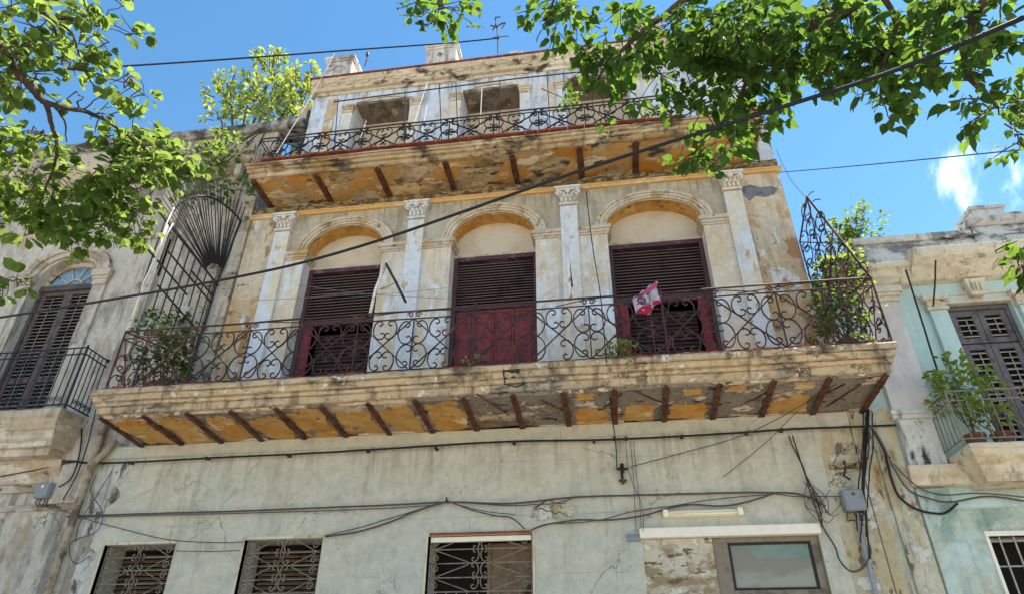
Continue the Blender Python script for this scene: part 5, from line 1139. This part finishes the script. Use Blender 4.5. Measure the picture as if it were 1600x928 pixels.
def tree(name, base, label, cat, branches, blobs, shape, mat, size_px, seed, rosette, trunk_top, droop=.5, npart=300, dens=1.0):
    random.seed(seed)
    T = thing(name, base, label, cat)
    b = MB(); b.tube([Vector(base), Vector(base)+Vector((.1,.1,2.4)), Vector(base)+(trunk_top-Vector(base))*.7+Vector((0,0,.5)), trunk_top], .26, 12, .14); b.build('trunk', M['trunk'], T, smooth=True)
    skel = []
    for br, r0, r1 in branches:
        P = [(D(*p) if not isinstance(p, Vector) else p) for p in br]; out = []
        for i in range(len(P)-1):
            p0, p1, p2, p3 = P[max(i-1,0)], P[i], P[i+1], P[min(i+2,len(P)-1)]
            for j in range(5):
                t = j/5; out.append(.5*((2*p1)+(p2-p0)*t+(2*p0-5*p1+4*p2-p3)*t*t+(3*p1-p0-3*p2+p3)*t**3)+rv(.006))
        out.append(P[-1]); MB().tube(out, r0, 7, r1).build('branch', M['bark'], T, smooth=True); skel += out
    ms = []; tw = []
    for (px, py, rx_, ry_, dist, nl) in blobs:
        c = D(px, py, dist); left = int(nl*dens+.5)
        near = min(skel, key=lambda q: (q-c).length)
        mid_ = near.lerp(c, .5)+rv(.06)+Vector((0,0,.05)); tw.append([near, near.lerp(mid_,.5)+rv(.02), mid_, mid_.lerp(c,.5)+rv(.02), c])
        sub = [near.lerp(c, k/6) for k in range(3, 7)]; skel_c = [mid_, mid_.lerp(c,.5), c]
        while left > 0:
            a = random.uniform(0, 2*PI); k = .88*math.sqrt(random.random())
            p = D(px+rx_*k*math.cos(a), py+ry_*k*math.sin(a), dist+random.uniform(-.6,.7)*max(.4, rx_/70))
            dd = (p-c)*1.0+rv(.5)+Vector((0,0,-.15)); sz_ = size_px*(p-CAM).length/FPX*random.uniform(.8,1.15)
            n = random.randint(6, 9); n = min(n, left) if left > 3 else left
            j_ = min(skel_c, key=lambda q: (q-p).length); tw.append([j_, j_.lerp(p,.5)+rv(.02), p]) if random.random() < .35 or rx_ < 22 else None
            sprig(ms, tw, p, dd, .15 if rosette else .2, n, sz_, droop, rosette); left -= n
    b = MB()
    for t_ in tw: b.tube(t_, .006, 4, .003)
    tag(b.build('twigs', M['bark'], T), kind='stuff')
    ms.sort(key=lambda m_: (m_.translation-CAM).length/m_.to_scale().x)
    vs, fs = shape; proto = None
    for m_ in ms[:npart]:
        if proto is None:
            me = bpy.data.meshes.new('leaf'); me.from_pydata([tuple(v) for v in vs], [], fs); me.materials.append(mat); proto = me
        o = bpy.data.objects.new('leaf', me); COL.objects.link(o); o.parent = T
        mm = Matrix.Translation(-loc_of[T.name]) @ m_; o.matrix_local = mm
    if len(ms) > npart: tag(leaves_to_mesh(ms[npart:], shape, 'foliage', mat, T), kind='stuff')
    return T
RT0 = Vector((6.4,-5.2,9.6)); 
tree('street_tree', (6.6,-4.6,.13), 'street tree with heart shaped dark green leaves hanging in from the top right', 'tree',
  [([RT0, (1500,-60,7), (1370,-20,7), (1300,30,7), (1200,60,7.2), (1100,110,7.4)], .09, .03),
   ([(1370,-20,7), (1260,-10,7.2), (1100,-10,7.3), (1030,30,7.3), (960,90,7.5), (930,130,7.6)], .05, .012),
   ([(1200,60,7.2), (1170,120,7.3), (1140,180,7.4), (1090,225,7.5)], .03, .008),
   ([RT0, (1580,-40,6.4), (1520,40,6.4), (1510,110,6.4), (1560,170,6.4)], .05, .01),
   ([(1370,-20,7), (1400,40,6.8), (1380,100,6.8), (1375,160,6.8)], .03, .008),
   ([(1100,-10,7.3), (900,-60,7.2), (870,-10,7), (855,30,7)], .03, .006),
   ([(900,-60,7.2), (720,-50,6.8), (690,-10,6.6), (680,20,6.6)], .02, .005),
   ([RT0, (1680,150,6.5), (1640,300,6.8), (1595,400,7)], .04, .008)],
  [(684,14,50,26,6.6,70),(735,35,12,10,6.6,4),(668,40,30,12,6.6,12),(860,30,52,34,7,110),(905,30,16,20,7,14),
   (935,100,40,38,7.6,60),(975,55,60,50,7.5,160),(905,110,15,16,7.5,12),(1030,115,60,60,7.5,130),(1060,50,90,55,7.4,260),(965,150,28,22,7.6,16),(935,180,10,10,7.6,4),
   (1150,50,90,65,7.2,460),(1170,120,70,50,7.3,300),(1250,60,80,60,7,320),(1090,170,42,28,7.4,40),(1150,205,55,34,7.4,110),(1085,232,34,16,7.4,30),(1060,250,14,14,7.4,10),(1170,185,40,26,7.3,70),
   (1330,45,70,55,6.9,230),(1290,110,50,26,6.9,60),(1390,95,55,55,6.8,150),(1375,165,30,22,6.8,38),(1390,60,70,60,7.0,90),
   (1470,35,80,45,6.5,190),(1440,120,40,26,6.5,40),(1560,60,50,45,6.4,100),(1560,150,55,55,6.4,120),(1590,210,20,22,6.4,22),(1500,110,26,20,6.4,18),(1500,190,14,16,6.4,5),(1290,120,20,12,6.9,9),
   (1592,405,30,40,7,70),(1560,395,14,14,7,6),(1200,-60,420,45,7.3,500),(1560,-50,120,50,6.6,160)],
  LH_, M['leaf'], 18.0, 11, False, RT0, dens=1.08)
LT0 = Vector((-9.8,-5.0,8.2))
tree('street_tree', (-9.8,-5.2,.13), 'street tree with bright rounded leaves spreading in from the left edge', 'tree',
  [([LT0, (-160,20,6.8), (-40,50,6.5), (0,72,6.4), (20,105,6.5), (52,142,6.6), (72,160,6.7), (108,170,6.8), (160,185,7), (230,235,7.4), (290,270,7.6)], .05, .009),
   ([(72,160,6.7), (80,190,6.8), (88,225,7), (85,260,7.2), (60,320,7.4)], .022, .008),
   ([(86,166,6.8), (100,190,6.9), (104,222,7)], .012, .005),
   ([(-160,20,6.8), (-20,-30,6.6), (50,5,6.5), (77,28,6.5), (105,28,6.5), (130,38,6.5), (160,40,6.5)], .04, .006),
   ([(77,28,6.5), (90,60,6.6), (93,78,6.6)], .012, .005), ([(80,32,6.5), (110,50,6.6), (122,80,6.6), (126,100,6.6), (140,125,6.7), (150,140,6.7)], .012, .004),
   ([(108,108,6.6), (140,112,6.7), (170,123,6.8), (195,130,6.8)], .012, .004), ([(120,160,6.9), (130,172,6.9), (150,155,6.9), (170,150,6.9)], .008, .003),
   ([(230,235,7.4), (200,290,7.6), (150,340,7.8)], .014, .006), ([(-160,20,6.8), (-60,300,7.4), (-10,420,7.6), (20,440,7.6)], .03, .006), ([(290,270,7.6),(330,290,7.7),(345,300,7.7)], .01, .004)],
  [(20,30,40,32,6.5,70),(45,55,36,25,6.5,48),(100,5,50,12,6.5,26),(140,12,32,14,6.5,26),(190,10,20,12,6.5,10),(165,35,20,12,6.5,16),(150,55,34,24,6.5,44),(205,60,14,12,6.5,5),(125,52,12,12,6.5,5),
   (50,45,16,14,6.6,6),(30,95,45,35,6.6,90),(20,130,38,30,6.6,60),(60,125,18,20,6.6,18),(82,72,10,10,6.6,4),(105,95,20,14,6.6,12),(120,150,12,8,6.8,5),(205,125,28,24,6.7,26),(225,150,10,10,6.7,4),(172,180,28,18,7,24),(140,185,10,10,7,4),
   (60,210,30,24,7,40),(15,210,22,20,7,22),(20,290,50,40,7.6,120),(80,310,50,50,7.6,150),(150,290,50,44,7.6,150),(215,345,22,26,7.7,34),(232,362,12,14,7.7,8),(130,345,60,34,7.7,120),(125,366,36,14,7.7,22),(210,215,34,22,7.3,46),(235,250,55,38,7.4,150),(200,250,40,30,7.4,70),(215,300,50,40,7.6,110),(280,240,42,28,7.6,60),(300,265,28,22,7.6,34),(190,340,38,24,7.7,44),(20,340,40,24,7.6,40),(35,250,40,20,7.4,44),
   (8,436,16,18,7.6,18),(25,450,8,8,7.6,3),(-40,200,30,200,7,160)],
  LO_, M['leaf_l'], 17.0, 23, True, LT0, .1, dens=1.3)
def bush(name, base, label, cat, spots, mat, shape, seed, leafsize, stems=5, group=None, pot=None, twr=.008):
    random.seed(seed); base = Vector(base); T = thing(name, base, label, cat, group); ms = []; tw = []
    for (c, r, n) in spots:
        c = Vector(c)
        b = MB(); b.tube([base+Vector((random.uniform(-.03,.03),0,.02)), base.lerp(c,.5)+rv(.03), c], twr*1.4, 5, twr*.7); b.build('stem', M['bark'], T)
        for k in range(max(2, int(n*2.2)//7)):
            d = rv(1); d.z = abs(d.z)*.8; p = c+rv(1).normalized()*r*random.random()**.6
            sprig(ms, tw, p, (p-c)+Vector((0,0,r*.6))+rv(.1), leafsize*2.0, 7, leafsize*1.25, -.1, random.random() < .5)
    b = MB()
    for t_ in tw: b.tube(t_, twr*.45, 4, twr*.25)
    tag(b.build('twigs', M['bark'], T), kind='stuff')
    tag(leaves_to_mesh(ms, shape, 'foliage', mat, T), kind='stuff')
    if pot:
        b = MB(); b.lathe(base-Vector((0,0,pot*.85)), [(pot*.36,0),(pot*.5,pot*.8),(pot*.56,pot*.8),(pot*.56,pot*.95),(pot*.48,pot*.95),(pot*.46,pot*.85),(.001,pot*.84)], 16); b.build('flower_pot', M['terra'], T, smooth=False)
    return T
Wp = lambda px, py, Y: tuple(W(px, py, Y))
bush('roof_tree', (-8.3, 1.2, 12.2), 'small sunlit tree growing on the left house roof against the sky', 'tree',
  [(Wp(360,145,1.2),.5,110),(Wp(385,170,1.2),.45,80),(Wp(345,185,1.2),.35,40),(Wp(425,115,1.2),.42,110),(Wp(420,160,1.2),.55,130),(Wp(465,150,1.2),.5,120),(Wp(480,180,1.2),.4,70),(Wp(440,190,1.2),.5,90),(Wp(485,125,1.3),.22,30)], M['leaf_y'], LN_, 5, .13, twr=.03)
bush('roof_shrub', (4.0,.25,7.55), 'bushy green shrub rooted on the corner of the aqua house parapet', 'shrub',
  [(Wp(1330,375,.1),.26,150),(Wp(1350,350,.1),.24,90),(Wp(1310,365,.1),.2,70),(Wp(1375,395,.1),.14,40),(Wp(1365,365,.1),.14,24),(Wp(1350,390,.1),.16,40),(Wp(1320,395,.1),.2,60)], M['leaf_l'], LN_, 6, .065)
bush('climbing_plant', (3.78,-.35,6.75), 'bright yellow green broad leaved plant behind the right scroll screen', 'plant',
  [(Wp(1320,418,-.2),.2,70),(Wp(1300,430,-.2),.18,60),(Wp(1335,440,-.2),.14,36)], M['leaf_y'], LO_, 8, .085)
bush('potted_plant', (3.45,-.7,5.95), 'leafy pot plant inside the right corner of the middle balcony railing', 'plant',
  [(Wp(1310,490,-.5),.28,90),(Wp(1330,465,-.5),.22,70),(Wp(1300,520,-.5),.26,80),(Wp(1320,440,-.3),.2,60),(Wp(1285,470,-.2),.16,40),(Wp(1345,515,-.7),.16,24),(Wp(1350,480,-.7),.12,14)], M['leaf_l'], LN_, 9, .07, pot=.26)
bush('weed', (3.5,-1.1,5.67), 'small yellow green weed on the ledge at the right railing corner', 'weed',
  [(Wp(1340,536,-1.2),.07,22),(Wp(1360,535,-1.2),.05,12)], M['leaf_y'], LN_, 10, .045)
bush('weed', W(740,572,-1.28), 'tiny bright weed sprouting at the cracked middle of the balcony edge', 'weed', [(Wp(740,566,-1.28),.055,16)], M['leaf_y'], LN_, 12, .05)
bush('weed', W(966,560,-1.26), 'bushy bright green weed on the balcony edge below the third door', 'weed', [(Wp(962,545,-1.28),.07,36),(Wp(975,543,-1.28),.06,24),(Wp(985,556,-1.26),.05,14)], M['leaf_y'], LN_, 13, .055)
bush('weed', W(848,140,-.95), 'drooping weed on the upper balcony behind the tree leaves', 'weed', [(Wp(900,165,-.9),.2,40)], M['leaf_l'], LN_, 14, .07)
bush('weed', W(1020,190,-.95), 'green weed rooted in the red edge of the upper balcony', 'weed', [(Wp(1018,182,-1.0),.13,34)], M['leaf_l'], LN_, 15, .06)
bush('potted_plant', (-6.95,-.65,5.95), 'large dark leafy pot plant behind the railing at the left balcony end', 'plant',
  [(Wp(255,570,-.7),.3,90),(Wp(280,590,-.7),.3,80),(Wp(262,540,-.7),.25,60),(Wp(230,580,-.7),.2,40)], M['leaf'], LN_, 16, .085, pot=.3)
bush('potted_plant', (-7.25,-.6,6.0), 'yellow flowering pot plant at the left balcony end by the iron guard', 'plant',
  [(Wp(250,525,-.6),.14,40),(Wp(262,512,-.6),.12,26)], M['leaf_y'], LN_, 17, .06, pot=.22)
bush('hanging_ivy', (-7.3,-.3,6.8), 'dark leafy ivy at the foot of the iron fan guard', 'plant',
  [(Wp(240,505,-.3),.2,60),(Wp(280,505,-.2),.18,50),(Wp(305,512,-.1),.12,24),(Wp(225,500,-.5),.12,24)], M['leaf'], LN_, 18, .06)
bush('potted_shrub', (4.78,-.4,4.62), 'tall bright green pot shrub on the corner of the aqua house balcony', 'plant',
  [(Wp(1492,590,-.45),.2,60),(Wp(1480,615,-.45),.18,46),(Wp(1500,610,-.45),.16,36),(Wp(1485,640,-.45),.14,26)], M['leaf_y'], LN_, 19, .085, pot=.24)
bush('potted_shrub', (5.1,-.42,4.62), 'yellow leaved pot plant beside the tall shrub on the aqua house balcony', 'plant',
  [(Wp(1540,605,-.45),.14,40),(Wp(1535,640,-.45),.2,50),(Wp(1550,660,-.45),.14,30),(Wp(1520,655,-.45),.14,30)], M['leaf_y'], LN_, 20, .075, pot=.24)
bush('roof_weed', W(692,66,0), 'small dry weed growing on top of the second roof pier', 'weed', [(Wp(692,50,.1),.10,24)], M['leaf'], LN_, 21, .06)
bush('roof_weed', (-6.8,-.1,12.45), 'tangle of green weeds hanging over the left house parapet end', 'weed', [(Wp(330,265,-.3),.5,160),(Wp(350,240,-.3),.35,90),(Wp(370,292,-.3),.25,50),(Wp(300,300,-.5),.3,70)], M['leaf_l'], LN_, 22, .10, twr=.012)
